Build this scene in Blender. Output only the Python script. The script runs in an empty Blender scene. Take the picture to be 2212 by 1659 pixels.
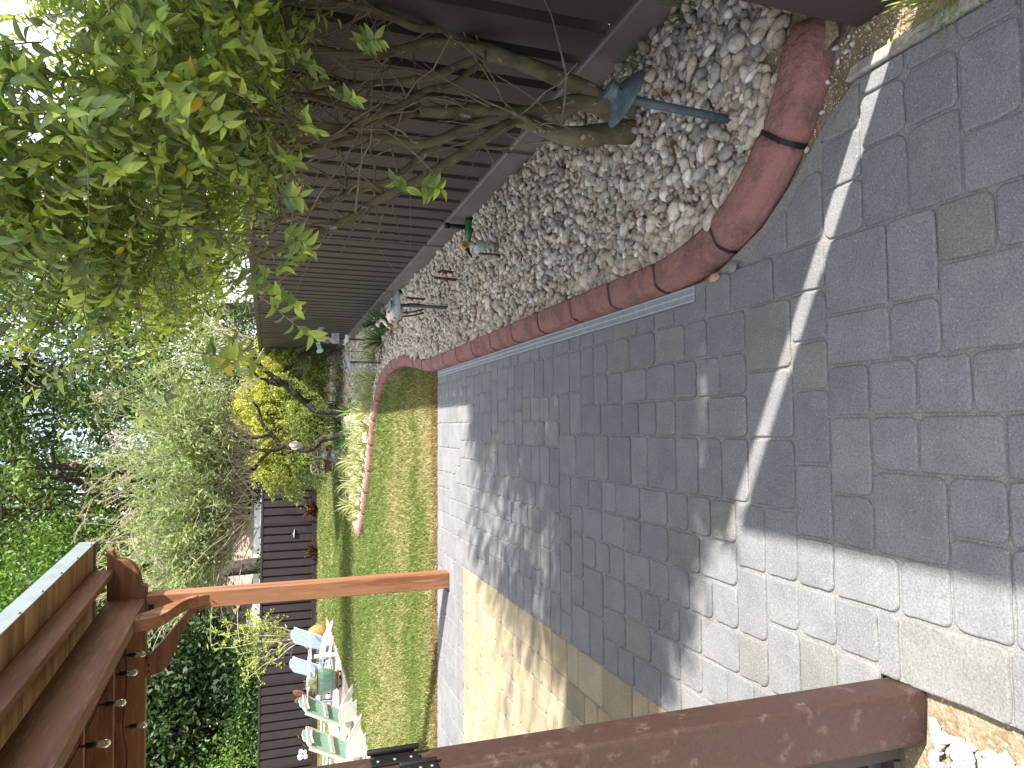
import bpy, math, random
import numpy as np
from mathutils import Matrix, Vector
SC = bpy.context.scene
COL = SC.collection
rad = math.radians
# ------------------------------------------------------------------ camera
W0, H0, FPX = 2212., 1659., 1533.        # the phone's lens, held upright, picture stored sideways
CX, CY, EYE = 1106., 829.5, 1.6
def _rot():
    y = np.array([-529, -94.5, -FPX]); y /= np.linalg.norm(y)
    t = FPX*FPX/(529-94.5*.0147)
    d = np.array([t, -.0147*t, -FPX]); d -= d.dot(y)*y; d /= np.linalg.norm(d)
    return np.array([np.cross(y, -d), y, -d])
RC = _rot()
cam_d = bpy.data.cameras.new('camera'); cam = bpy.data.objects.new('camera', cam_d); COL.objects.link(cam)
cam_d.sensor_width = 36; cam_d.lens = 36*FPX/W0; cam_d.clip_end = 400; cam_d.clip_start = .05
M4 = Matrix(RC.tolist()).to_4x4(); M4.translation = Vector((0, 0, EYE)); cam.matrix_world = M4
SC.camera = cam
SC.render.resolution_x, SC.render.resolution_y = 1024, 768
# ------------------------------------------------------------------ sky, sun, exposure
SUN_EL, SUN_H = rad(46), np.array([.885, -.465])
w = bpy.data.worlds.new('World'); SC.world = w; w.use_nodes = True
nt = w.node_tree; bg = nt.nodes['Background']
sky = nt.nodes.new('ShaderNodeTexSky'); sky.sky_type = 'NISHITA'; sky.sun_disc = False
sky.sun_elevation = SUN_EL; sky.sun_rotation = math.atan2(SUN_H[0], SUN_H[1]); sky.air_density = 1.; sky.dust_density = 3.; sky.ozone_density = 1.
wtc = nt.nodes.new('ShaderNodeTexCoord'); wno = nt.nodes.new('ShaderNodeTexNoise'); wno.inputs['Scale'].default_value = 2.6; wno.inputs['Detail'].default_value = 7; wno.inputs['Roughness'].default_value = .55
wmr = nt.nodes.new('ShaderNodeMapRange'); wmr.inputs[1].default_value = .36; wmr.inputs[2].default_value = .6; wmr.inputs[3].default_value = .25; wmr.inputs[4].default_value = .9
wmx = nt.nodes.new('ShaderNodeMix'); wmx.data_type = 'RGBA'; wmx.inputs[7].default_value = (5.2, 5.25, 5.4, 1)
nt.links.new(wtc.outputs['Generated'], wno.inputs['Vector']); nt.links.new(wno.outputs[0], wmr.inputs[0]); nt.links.new(wmr.outputs[0], wmx.inputs[0]); nt.links.new(sky.outputs[0], wmx.inputs[6])
nt.links.new(wmx.outputs[2], bg.inputs[0]); bg.inputs[1].default_value = .15
sd = bpy.data.lights.new('sun', 'SUN'); sd.energy = 4.9; sd.angle = rad(.9); sd.color = (1, .94, .84)
so = bpy.data.objects.new('sun', sd); COL.objects.link(so)
sv = Vector((SUN_H[0]*math.cos(SUN_EL), SUN_H[1]*math.cos(SUN_EL), math.sin(SUN_EL)))
so.rotation_euler = sv.to_track_quat('Z', 'Y').to_euler(); so.location = (8, -4, 9)
SC.view_settings.view_transform = 'Standard'; SC.view_settings.look = 'None'; SC.view_settings.gamma = 1
SC.view_settings.exposure = 1.62
SC.render.engine = 'CYCLES'
# ------------------------------------------------------------------ helpers
def ray(x, y):
    d = RC @ np.array([x-CX, -(y-CY), -FPX]); return d/np.linalg.norm(d)
def gnd(x, y, z=0.):
    d = ray(x, y); s = (z-EYE)/d[2]; return np.array([d[0]*s, d[1]*s, z])
def at(x, y, Y):
    d = ray(x, y); s = Y/d[1]; return np.array([d[0]*s, Y, EYE+d[2]*s])
def norm(v):
    v = np.asarray(v, float); return v/np.maximum(np.linalg.norm(v, axis=-1, keepdims=True), 1e-9)
def thing(name, label, cat, loc=(0, 0, 0), rz=0, group=None):
    o = bpy.data.objects.new(name, None); COL.objects.link(o); o.empty_display_size = .1
    o.location = [float(c) for c in loc]; o.rotation_euler = (0, 0, rz); tag(o, label, cat, group); return o
def tag(o, label=None, cat=None, group=None, kind=None):
    if label: o['label'] = label
    if cat: o['category'] = cat
    if group: o['group'] = group
    if kind: o['kind'] = kind
    return o
def rootloc(p):
    while p is not None and p.parent is not None: p = p.parent
    return np.array(p.location) if p is not None else np.zeros(3)
def dup(root, loc, rz=0, label=None, scale=1.):
    r = root.copy(); COL.objects.link(r); r.location = [float(c) for c in loc]; r.rotation_euler = (0, 0, rz); r.scale = [scale]*3
    if label: r['label'] = label
    for ch in list(root.children):
        c = ch.copy(); COL.objects.link(c); c.parent = r
        for g in list(ch.children):
            d = g.copy(); COL.objects.link(d); d.parent = c
    return r
def link(name, me, mat, parent=None):
    me.materials.append(mat); o = bpy.data.objects.new(name, me); COL.objects.link(o)
    if parent: o.parent = parent
    return o
def setcol(me, col):
    a = me.attributes.new('Col', 'FLOAT_COLOR', 'POINT')
    c = np.ones((len(me.vertices), 4), np.float32); c[:, :3] = np.clip(col, 0, 1); a.data.foreach_set('color', c.ravel())
def trimesh(name, V, T, mat, parent=None, col=None, smooth=False, world=True):
    V = np.asarray(V, np.float32).reshape(-1, 3)
    if parent and world: V = V-rootloc(parent).astype(np.float32)
    T = np.asarray(T, np.int32).reshape(-1, 3)
    me = bpy.data.meshes.new(name); me.vertices.add(len(V)); me.vertices.foreach_set('co', V.ravel())
    me.loops.add(T.size); me.loops.foreach_set('vertex_index', T.ravel())
    me.polygons.add(len(T)); me.polygons.foreach_set('loop_start', np.arange(0, T.size, 3, dtype=np.int32))
    me.polygons.foreach_set('loop_total', np.full(len(T), 3, np.int32))
    if smooth: me.polygons.foreach_set('use_smooth', np.ones(len(T), bool))
    me.update(calc_edges=True)
    if col is not None: setcol(me, col)
    return link(name, me, mat, parent)
def basis(y, z):
    """rotation matrices (N,3,3) whose columns are x,y,z; y along the leaf, z its normal"""
    y = norm(y); x = norm(np.cross(y, z)); z = np.cross(x, y); return np.stack([x, y, z], -1)
def inst(tv, tf, pos, R, s, col, tcol=None):
    """scatter a template: verts tv, tris tf at pos with rotation R, scale s"""
    pos = np.asarray(pos); n, k = len(pos), len(tv); s = np.broadcast_to(np.asarray(s, float).reshape(-1, 1) if np.ndim(s) < 2 else s, (n, 3) if np.ndim(s) == 2 else (n, 1))
    V = np.einsum('nij,nkj->nki', R, tv[None]*s[:, None, :])+pos[:, None]
    T = tf[None]+(np.arange(n)*k)[:, None, None]
    C = np.repeat(np.asarray(col)[:, None], k, 1)
    if tcol is not None: C = C*tcol[None]
    return V.reshape(-1, 3), T.reshape(-1, 3), C.reshape(-1, 3)
def cat(parts):
    V, T, C, o = [], [], [], 0
    for v, t, c in parts:
        V.append(v); T.append(t+o); C.append(c); o += len(v)
    return np.concatenate(V), np.concatenate(T), np.concatenate(C)
def leaf(wd=.3, arch=.25, fold=.12, st=(.22, .48, .75), ws=(.75, 1, .62)):
    v = [(0, 0, 0)]
    for t, q in zip(st, ws):
        z = -arch*t*t
        v += [(-wd*q/2, t, z+fold*q*wd), (0, t, z), (wd*q/2, t, z+fold*q*wd)]
    v.append((0, 1, -arch)); n = len(st); f = [(0, 2, 1), (0, 3, 2)]
    for i in range(n-1):
        a = 1+3*i; b = a+3
        f += [(a, a+1, b+1), (a, b+1, b), (a+1, a+2, b+2), (a+1, b+2, b+1)]
    a = 1+3*(n-1); e = len(v)-1; f += [(a, a+1, e), (a+1, a+2, e)]
    return np.array(v, float), np.array(f)
DIA = (np.array([(0, 0, 0), (-.22, .5, .03), (.22, .5, .03), (0, 1, -.1)], float), np.array([(0, 2, 1), (1, 2, 3)]))
def rdir(rng, n, up=0.):
    v = rng.normal(size=(n, 3)); v[:, 2] += up; return norm(v)
class MB:
    def __init__(s): s.v = []; s.f = []; s.sm = []
    def add(s, V, F, smooth=False):
        o = len(s.v); s.v += [tuple(map(float, p)) for p in V]; s.f += [tuple(i+o for i in f) for f in F]; s.sm += [smooth]*len(F); return s
    def box(s, c, d, rz=0., R=None):
        c = np.array(c, float); d = np.array(d, float)/2
        P = np.array([(x, y, z) for z in (-1, 1) for y in (-1, 1) for x in (-1, 1)], float)*d
        if R is None:
            ca, sa = math.cos(rz), math.sin(rz); R = np.array([[ca, -sa, 0], [sa, ca, 0], [0, 0, 1]])
        return s.add(P@np.array(R).T+c, [(0, 2, 3, 1), (4, 5, 7, 6), (0, 1, 5, 4), (1, 3, 7, 5), (3, 2, 6, 7), (2, 0, 4, 6)])
    def bar(s, a, b, w_, h_, up=(0, 0, 1)):
        a = np.array(a, float); b = np.array(b, float); y = norm(b-a); x = norm(np.cross(y, up)); z = np.cross(x, y)
        return s.box((a+b)/2, (w_, np.linalg.norm(b-a), h_), R=np.stack([x, y, z], 1))
    def tube(s, P, r, n=8, cap=True):
        P = np.asarray(P, float); r = np.broadcast_to(r, len(P)); k = len(P); V = []; F = []
        t = norm(np.gradient(P, axis=0)); u = np.cross(t[0], (0, 0, 1)) if abs(t[0][2]) < .9 else np.cross(t[0], (1, 0, 0)); u = norm(u)
        for i in range(k):
            u = norm(u-u.dot(t[i])*t[i]); v = np.cross(t[i], u)
            for j in range(n):
                a = 2*math.pi*j/n; V.append(P[i]+r[i]*(math.cos(a)*u+math.sin(a)*v))
        for i in range(k-1):
            for j in range(n):
                q = (j+1) % n; F.append((i*n+j, i*n+q, (i+1)*n+q, (i+1)*n+j))
        if cap: F += [tuple(range(n-1, -1, -1)), tuple(range((k-1)*n, k*n))]
        return s.add(V, F, True)
    def lathe(s, prof, c=(0, 0, 0), n=24, R=None):
        V = []; F = []; c = np.array(c, float)
        for r, z in prof:
            for j in range(n):
                a = 2*math.pi*j/n; V.append((r*math.cos(a), r*math.sin(a), z))
        V = np.array(V)
        if R is not None: V = V@np.array(R).T
        for i in range(len(prof)-1):
            for j in range(n):
                q = (j+1) % n; F.append((i*n+j, i*n+q, (i+1)*n+q, (i+1)*n+j))
        F += [tuple(range(n-1, -1, -1)), tuple(range((len(prof)-1)*n, len(prof)*n))]
        return s.add(V+c, F, True)
    def prism(s, poly, o, ax, ay, t):
        """2-D polygon in the plane (ax, ay) at o, thickness vector t"""
        o, ax, ay, t = [np.array(q, float) for q in (o, ax, ay, t)]; n = len(poly)
        A = [o+p[0]*ax+p[1]*ay for p in poly]; V = A+[a+t for a in A]
        F = [tuple(range(n)), tuple(range(2*n-1, n-1, -1))]+[((i+1) % n, i, i+n, (i+1) % n+n) for i in range(n)]
        return s.add(V, F)
    def ball(s, c, r, n=12, m=8, R=None):
        pr = [(math.sin(math.pi*i/m)*1., -math.cos(math.pi*i/m)) for i in range(m+1)]
        pr = [(max(a, .01), b) for a, b in pr]; r = np.array(r, float)*np.ones(3)
        k = len(s.v); s.lathe(pr, (0, 0, 0), n)
        P = np.array(s.v[k:])*r
        if R is not None: P = P@np.array(R).T
        s.v[k:] = [tuple(p) for p in (P+np.array(c, float))]; return s
    def build(s, name, mat, parent=None, world=True, bevel=0, seg=2, shade=None):
        V = np.array(s.v, float)
        if parent and world: V = V-rootloc(parent)
        me = bpy.data.meshes.new(name); me.from_pydata(V.tolist(), [], s.f)
        sm = s.sm if shade is None else [shade]*len(s.f)
        me.polygons.foreach_set('use_smooth', sm); me.update(); o = link(name, me, mat, parent)
        if bevel:
            b = o.modifiers.new('bevel', 'BEVEL'); b.width = bevel; b.segments = seg; b.limit_method = 'ANGLE'
        return o
def Rx(a): c, s = math.cos(a), math.sin(a); return np.array([[1, 0, 0], [0, c, -s], [0, s, c]])
def Ry(a): c, s = math.cos(a), math.sin(a); return np.array([[c, 0, s], [0, 1, 0], [-s, 0, c]])
def Rz(a): c, s = math.cos(a), math.sin(a); return np.array([[c, -s, 0], [s, c, 0], [0, 0, 1]])
def smooth_line(P, k=6):
    P = np.asarray(P, float); Q = np.vstack([2*P[0]-P[1], P, 2*P[-1]-P[-2]]); out = []
    for i in range(1, len(Q)-2):
        for t in np.arange(k)/k:
            a, b, c, d = Q[i-1:i+3]; out.append(.5*((2*b)+(-a+c)*t+(2*a-5*b+4*c-d)*t*t+(-a+3*b-3*c+d)*t**3))
    out.append(P[-1]); return np.array(out)
# ------------------------------------------------------------------ materials
def mat(name, base=(.5, .5, .5), rough=.8, spec=.3, n1=None, n2=None, bump=None, vcol=False, metal=0., speck=None, scale=(1, 1, 1), trans=0., transcol=None, bumps=None):
    """n1/n2 = (scale, colour, low, high): noise mixes a second real colour in; bump = (scale, strength, distance)"""
    m = bpy.data.materials.new(name); m.use_nodes = True; t = m.node_tree; N = t.nodes; L = t.links; b = N['Principled BSDF']
    tc = N.new('ShaderNodeTexCoord'); mp = N.new('ShaderNodeMapping'); mp.inputs['Scale'].default_value = scale; L.new(tc.outputs['Object'], mp.inputs[0])
    if vcol:
        a = N.new('ShaderNodeAttribute'); a.attribute_name = 'Col'; cur = a.outputs['Color']
    else:
        rgb = N.new('ShaderNodeRGB'); rgb.outputs[0].default_value = (*base, 1); cur = rgb.outputs[0]
    for nn in (n1, n2):
        if nn is None: continue
        no = N.new('ShaderNodeTexNoise'); no.inputs['Scale'].default_value = nn[0]; no.inputs['Detail'].default_value = 6; no.inputs['Roughness'].default_value = .62; L.new(mp.outputs[0], no.inputs['Vector'])
        mr = N.new('ShaderNodeMapRange'); mr.inputs[1].default_value = nn[2]; mr.inputs[2].default_value = nn[3]; mr.interpolation_type = 'SMOOTHSTEP'; L.new(no.outputs[0], mr.inputs[0])
        mx = N.new('ShaderNodeMix'); mx.data_type = 'RGBA'; L.new(mr.outputs[0], mx.inputs[0]); L.new(cur, mx.inputs[6])
        if vcol:
            mx.blend_type = 'MULTIPLY'
        mx.inputs[7].default_value = (*nn[1], 1); cur = mx.outputs[2]
    if speck:   # (scale, threshold, colour)
        vo = N.new('ShaderNodeTexVoronoi'); vo.inputs['Scale'].default_value = speck[0]; L.new(tc.outputs['Object'], vo.inputs['Vector'])
        mr = N.new('ShaderNodeMapRange'); mr.inputs[1].default_value = speck[1]; mr.inputs[2].default_value = speck[1]+.03; L.new(vo.outputs['Color'], mr.inputs[0])
        sp = N.new('ShaderNodeSeparateColor'); L.new(vo.outputs['Color'], sp.inputs[0]); L.new(sp.outputs[0], mr.inputs[0])
        lt = N.new('ShaderNodeMath'); lt.operation = 'LESS_THAN'; lt.inputs[1].default_value = .33; L.new(vo.outputs['Distance'], lt.inputs[0])
        mu = N.new('ShaderNodeMath'); mu.operation = 'MULTIPLY'; L.new(mr.outputs[0], mu.inputs[0]); L.new(lt.outputs[0], mu.inputs[1])
        mx = N.new('ShaderNodeMix'); mx.data_type = 'RGBA'; L.new(mu.outputs[0], mx.inputs[0]); L.new(cur, mx.inputs[6]); mx.inputs[7].default_value = (*speck[2], 1); cur = mx.outputs[2]
    L.new(cur, b.inputs['Base Color']); b.inputs['Roughness'].default_value = rough; b.inputs['Specular IOR Level'].default_value = spec; b.inputs['Metallic'].default_value = metal
    last = None
    for bb in ([bump] if bump else [])+(bumps or []):
        no = N.new('ShaderNodeTexNoise'); no.inputs['Scale'].default_value = bb[0]; no.inputs['Detail'].default_value = 5; L.new(mp.outputs[0], no.inputs['Vector'])
        bu = N.new('ShaderNodeBump'); bu.inputs['Strength'].default_value = bb[1]; bu.inputs['Distance'].default_value = bb[2]; L.new(no.outputs[0], bu.inputs['Height'])
        if last: L.new(last, bu.inputs['Normal'])
        last = bu.outputs[0]; L.new(last, b.inputs['Normal'])
    if trans:
        tr = N.new('ShaderNodeBsdfTranslucent'); ms = N.new('ShaderNodeMixShader'); ms.inputs[0].default_value = trans
        mu = N.new('ShaderNodeMix'); mu.data_type = 'RGBA'; mu.blend_type = 'MULTIPLY'; mu.inputs[0].default_value = 1; L.new(cur, mu.inputs[6]); mu.inputs[7].default_value = (*(transcol or (1.6, 1.5, .5)), 1)
        L.new(mu.outputs[2], tr.inputs[0]); L.new(b.outputs[0], ms.inputs[1]); L.new(tr.outputs[0], ms.inputs[2]); L.new(ms.outputs[0], N['Material Output'].inputs[0])
    return m
m_sand = mat('sandy soil', (.25, .2, .135), .95, .1, n1=(9, (.17, .13, .085), .45, .65), n2=(60, (.38, .32, .24), .52, .7), bump=(90, .8, .01), speck=(120, .8, (.55, .5, .42)))
m_joint = mat('joint sand', (.19, .188, .18), .95, .1, n1=(220, (.32, .315, .305), .45, .65), bump=(400, .9, .004))
m_paver = mat('grey concrete paver', vcol=True, rough=.9, spec=.18, n1=(7, (.85, .86, .88), .35, .65), n2=(160, (.72, .72, .72), .42, .62), bump=(350, .5, .003), bumps=[(30, .35, .01)], speck=(230, .955, (.42, .42, .41)))
m_soil = mat('lawn soil', (.1, .085, .04), .95, .1, n1=(14, (.16, .15, .06), .4, .6), bump=(60, .6, .02))
m_curb = mat('red stamped concrete curb', (.255, .125, .11), .88, .15, n1=(9, (.165, .088, .08), .44, .64), n2=(60, (.26, .15, .135), .5, .75), bump=(30, .9, .016), bumps=[(150, .5, .005)])
m_black = mat('black rubber joint', (.012, .012, .012), .6, .3)
m_peb = mat('river pebble', vcol=True, rough=.75, spec=.3, n1=(45, (.72, .7, .68), .42, .62), n2=(200, (.8, .8, .78), .45, .6), bump=(120, .25, .004))
m_rock = mat('white crushed limestone', vcol=True, rough=.85, spec=.2, n1=(60, (.8, .78, .74), .45, .65), bump=(90, .5, .005))
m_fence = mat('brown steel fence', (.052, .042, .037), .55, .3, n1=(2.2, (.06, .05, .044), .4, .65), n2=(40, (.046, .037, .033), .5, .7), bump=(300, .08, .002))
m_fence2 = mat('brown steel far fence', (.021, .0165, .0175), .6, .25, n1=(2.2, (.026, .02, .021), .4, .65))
m_kick = mat('brown steel kickboard', (.12, .098, .09), .5, .45, n1=(4, (.145, .12, .11), .4, .65), bump=(200, .1, .002))
m_gp = mat('maroon powder coated steel', (.05, .027, .023), .55, .3, n1=(16, (.13, .1, .09), .53, .78), n2=(90, (.04, .022, .019), .45, .65), bump=(500, .25, .002), speck=(420, .985, (.2, .15, .14)))
m_gp2 = mat('dusty dark brown steel', (.045, .032, .03), .6, .35, n1=(14, (.11, .09, .08), .6, .8), bump=(300, .2, .002))
m_grey = mat('grey plastic grate', (.27, .3, .33), .55, .4, n1=(20, (.33, .36, .39), .4, .7))
m_dark = mat('dark channel', (.02, .02, .02), .9, .1)
m_blk = mat('black iron', (.008, .0085, .009), .5, .3, bump=(80, .1, .002))
m_verd = mat('weathered bronze lamp', (.06, .085, .10), .55, .4, n1=(30, (.11, .155, .175), .47, .72), n2=(12, (.05, .06, .065), .5, .7))
m_verd2 = mat('pale green lamp', (.09, .14, .125), .6, .4, n1=(30, (.05, .08, .07), .45, .7))
m_hat = mat('grey lamp hat', (.17, .19, .19), .6, .3, n1=(18, (.23, .25, .25), .45, .7))
m_bark = mat('grey green bark', (.15, .135, .08), .9, .2, n1=(14, (.09, .085, .05), .42, .62), n2=(34, (.32, .33, .29), .6, .68), bump=(40, .7, .01), scale=(1, 1, .45))
m_twig = mat('twig bark', (.17, .14, .1), .9, .2, n1=(25, (.28, .25, .19), .5, .7))
m_cut = mat('cut wood face', (.42, .27, .16), .8, .2, n1=(60, (.3, .18, .1), .45, .6))
m_dbark = mat('black lichen bark', (.022, .019, .016), .9, .2, n1=(13, (.2, .2, .14), .56, .66), n2=(30, (.07, .06, .045), .4, .6), bump=(22, .9, .03))
m_wbark = mat('pale dry stem', (.42, .39, .31), .9, .2, n1=(12, (.32, .29, .22), .4, .6))
m_obark = mat('dark oak bark', (.05, .042, .035), .95, .1, n1=(6, (.085, .075, .06), .4, .6), bump=(12, .8, .03))
def leafmat(name, trans=.38, rough=.42, spec=.45, tc=(1.55, 1.45, .45), **k):
    return mat(name, vcol=True, rough=rough, spec=spec, trans=trans, transcol=tc, **k)
m_leaf = leafmat('glossy evergreen leaf', .40, .30, .6, (2.0, 1.8, .7))
m_dleaf = leafmat('dark tree leaf', .3, .5, .3)
m_gleaf = leafmat('shrub leaf', .35, .6, .2, (1.4, 1.35, .5))
m_grass = leafmat('grass blade', .3, .6, .2, (1.3, 1.3, .6))
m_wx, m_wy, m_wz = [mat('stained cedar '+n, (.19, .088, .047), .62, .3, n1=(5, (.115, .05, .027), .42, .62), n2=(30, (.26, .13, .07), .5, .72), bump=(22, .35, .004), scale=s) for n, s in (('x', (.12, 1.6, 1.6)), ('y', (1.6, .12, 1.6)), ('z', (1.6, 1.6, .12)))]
m_post = mat('sunlit cedar post', (.235, .115, .06), .62, .3, n1=(6, (.16, .065, .03), .45, .6), n2=(26, (.33, .16, .08), .5, .72), bump=(22, .35, .004), scale=(1.6, 1.6, .12))  # lighter copy of the stained cedar, with the sunlight put into its colour
m_plank = mat('knotty pine plank', vcol=True, rough=.6, spec=.3, n1=(9, (.72, .62, .55), .42, .62), scale=(.2, 1.5, 1.5))
m_zinc = mat('galvanised steel', (.22, .26, .28), .5, .5, n1=(8, (.18, .215, .23), .4, .7), metal=.35)
m_glass = mat('clear bulb glass', (.85, .86, .84), .08, .8); 
_b = m_glass.node_tree.nodes['Principled BSDF']; _b.inputs['Transmission Weight'].default_value = .85; _b.inputs['IOR'].default_value = 1.2
m_blue = mat('pale blue painted wood', (.29, .355, .45), .6, .3, n1=(12, (.26, .325, .42), .45, .65))
m_mint = mat('mint painted wood', (.26, .43, .36), .5, .4, n1=(12, (.23, .39, .32), .45, .65))
m_white = mat('cream painted wood', (.42, .42, .385), .6, .3, n1=(10, (.38, .38, .35), .45, .65))
m_deck = mat('weathered deck boards', (.36, .31, .26), .85, .2, n1=(6, (.27, .23, .19), .4, .65), n2=(30, (.45, .41, .36), .5, .7), scale=(1, .2, 1))
m_pot = mat('green glazed pot', (.10, .19, .145), .3, .6, n1=(7, (.17, .26, .2), .42, .6), n2=(30, (.07, .13, .11), .55, .7), scale=(.3, .3, 3), bump=(12, .3, .01))
m_rim = mat('brown glazed rim', (.09, .04, .025), .3, .6)
m_rust = mat('rusted metal', (.17, .07, .04), .85, .2, n1=(30, (.07, .035, .025), .45, .6))
m_rustw = mat('rusted white paint', (.72, .68, .62), .7, .3, n1=(14, (.3, .11, .05), .5, .56))
m_yel = mat('faded yellow paint', (.55, .36, .06), .6, .3, n1=(30, (.4, .25, .05), .45, .65))
m_teal = mat('faded teal paint', (.3, .45, .42), .6, .3, n1=(22, (.55, .58, .56), .45, .55))
m_greenp = mat('green glass', (.01, .11, .025), .15, .6)
m_pink = mat('faded pink paint', (.5, .29, .33), .7, .3, n1=(14, (.58, .4, .42), .45, .6))
m_bluep = mat('blue wing paint', (.1, .2, .5), .7, .3)
m_ltgreen = mat('pale green paint', (.38, .58, .45), .7, .3)
m_dkgreen = mat('dark green line paint', (.05, .16, .1), .7, .3)
m_lilac = mat('pale lilac paint', (.45, .42, .47), .7, .3, n1=(20, (.36, .33, .38), .45, .6))
m_greyp = mat('grey bird paint', (.3, .34, .38), .7, .3, n1=(20, (.4, .44, .48), .45, .6))
m_whitep = mat('white sign paint', (.72, .76, .8), .7, .3)
m_stone = mat('pale carved stone', (.33, .31, .27), .85, .2, n1=(25, (.24, .22, .19), .45, .6), bump=(40, .5, .01))
m_dstone = mat('dark carved stone', (.09, .085, .085), .8, .3, n1=(20, (.17, .16, .15), .45, .6), bump=(25, .6, .02))
m_burlap = mat('burlap', (.33, .2, .085), .95, .1, n1=(30, (.35, .2, .08), .45, .6), bump=(70, .8, .02))
m_roof = mat('brown shingle roof', (.33, .26, .225), .9, .1, n1=(3, (.27, .21, .18), .4, .6), n2=(20, (.38, .31, .27), .5, .7), scale=(1, 1, 6))
m_fasc = mat('white fascia', (.78, .79, .8), .6, .3)
m_wall = mat('tan house wall', (.5, .46, .4), .85, .2, n1=(4, (.46, .42, .36), .4, .6))
m_wheel = mat('weathered wagon wheel', (.35, .33, .3), .85, .2)
m_red = mat('red wagon hub', (.2, .035, .025), .7, .3)
# ------------------------------------------------------------------ ground and paving
MB().add([(-70, -30, -.035), (70, -30, -.035), (70, 90, -.035), (-70, 90, -.035)], [(0, 1, 2, 3)]).build('ground', m_sand)['kind'] = 'structure'
MB().add([(-.685, -2, -.008), (1.0, -2, -.008), (1.0, 1.58, -.008), (.93, 1.69, -.008), (.80, 1.83, -.008), (.68, 2.0, -.008), (.56, 2.3, -.008), (.556, 6.92, -.008), (-7, 6.92, -.008), (-7, 1.56, -.008), (-.685, 1.56, -.008)], [tuple(range(11))]).build('paving_joint_sand', m_joint)['kind'] = 'structure'
XB = np.array([(-2, 1.0), (1.5, 1.0), (1.565, .985), (1.624, .95), (1.687, .90), (1.773, .80), (1.882, .70), (2.04, .62), (2.218, .575), (2.39, .535), (2.41, .53), (2.412, .492), (7, .492)])
def xb(y): return np.interp(y, XB[:, 0], XB[:, 1])
def pack(x0, x1, y0, y1, rng, u=.0775, sizes=((2, 2, 5), (3, 2, 7), (2, 3, 3), (3, 3, 2))):
    nx, ny = int(round((x1-x0)/u)), int(round((y1-y0)/u)); ux, uy = (x1-x0)/nx, (y1-y0)/ny
    g = np.zeros((nx, ny), bool); out = []
    for j in range(ny):
        for i in range(nx):
            if g[i, j]: continue
            run = 0
            while i+run < nx and not g[i+run, j] and run < 5: run += 1
            op = []
            for a, b, wt in sizes:
                if a <= run and j+b <= ny and (run-a) != 1 and not g[i:i+a, j:j+b].any() and (ny-j-b) != 1: op.append((a, b, wt))
            if op:
                wts = np.array([o[2] for o in op], float); a, b, _ = op[rng.choice(len(op), p=wts/wts.sum())]
            else:
                a = run if run < 4 else 2; b = min(2, ny-j)
                while g[i:i+a, j:j+b].any(): b -= 1
            g[i:i+a, j:j+b] = True; out.append((x0+i*ux, y0+j*uy, x0+(i+a)*ux, y0+(j+b)*uy))
    return out
def pavers(name, rects, palette, seed, clip=False):
    rng = np.random.default_rng(seed); V = []; F = []; C = []
    for (a, b, c, d) in rects:
        g = .0035; a += g; b += g; c -= g; d -= g
        if c-a < .02 or d-b < .02: continue
        if clip and a > xb((b+d)/2)-.035: continue
        r0 = min(.016, (c-a)/4, (d-b)/4); pts = []
        for k, (qx, qy) in enumerate(((c, d), (a, d), (a, b), (c, b))):
            r = r0*rng.uniform(.7, 1.9); r = min(r, (c-a)/3, (d-b)/3); sx, sy = ((-1, -1), (1, -1), (1, 1), (-1, 1))[k]; ox, oy = qx+sx*r, qy+sy*r
            for s in range(4):
                an = math.pi/2*k+math.pi/6*s; pts.append((ox+r*math.cos(an), oy+r*math.sin(an)))
            # wavy worn edges between the corners
            nx_, ny_ = ((a, d), (a, b), (c, b), (c, d))[k]
            for f in (.35, .65):
                px, py = qx+(nx_-qx)*f, qy+(ny_-qy)*f; j = rng.normal()*.0014
                pts.append((px+(j if k in (1, 3) else 0), py+(j if k in (0, 2) else 0)))
        P = np.array(pts); ce = P.mean(0); n = len(P); h = rng.uniform(-.0012, .0012); tx, ty = rng.normal(size=2)*.006
        if clip:
            P[:, 0] = np.minimum(P[:, 0], xb(P[:, 1])-.004)
            if P[:, 0].max()-P[:, 0].min() < .02: continue
            ce = P.mean(0)
        rings = [(P, -.016), (P, -.0055), (ce+(P-ce)*(1-.003/np.maximum(np.linalg.norm(P-ce, axis=1, keepdims=True), .02)), -.0018), (ce+(P-ce)*(1-.007/np.maximum(np.linalg.norm(P-ce, axis=1, keepdims=True), .02)), 0)]
        o = len(V)
        for Q, z in rings:
            for q in Q: V.append((q[0], q[1], z+h+(q[0]-ce[0])*tx+(q[1]-ce[1])*ty))
        for k in range(3):
            for i in range(n): q = (i+1) % n; F.append((o+k*n+i, o+k*n+q, o+(k+1)*n+q, o+(k+1)*n+i))
        F.append(tuple(range(o+3*n, o+4*n)))
        cb = palette[rng.choice(len(palette), p=PW[name])]*rng.uniform(.93, 1.07)
        C += [cb]*(4*n)
    me = bpy.data.meshes.new(name); me.from_pydata(V, [], F); me.update(); setcol(me, np.array(C)); o = link(name, me, m_paver); o['kind'] = 'structure'; return o
PW = {'grey_paving': [.4, .3, .2, .07, .03], 'tan_paving': [.4, .3, .15, .15]}
GP = [np.array(c)*1.12 for c in ((.185, .188, .195), (.180, .184, .192), (.190, .192, .195), (.189, .188, .180), (.180, .180, .176))]
TP = [np.array(c)*.74 for c in ((.44, .37, .25), (.46, .40, .285), (.40, .34, .24), (.44, .36, .23))]
rg = np.random.default_rng(5)
TX, TY = -1.199, 5.956
rects = pack(TX, .57, 1.715, 6.92, rg)+pack(TX-5.07, TX, TY, 6.92, rg, sizes=((2, 2, 3), (3, 2, 6), (4, 2, 4), (3, 3, 1)))
rects += pack(-.51, 1.09, -.75, 1.715, rg)
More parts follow.
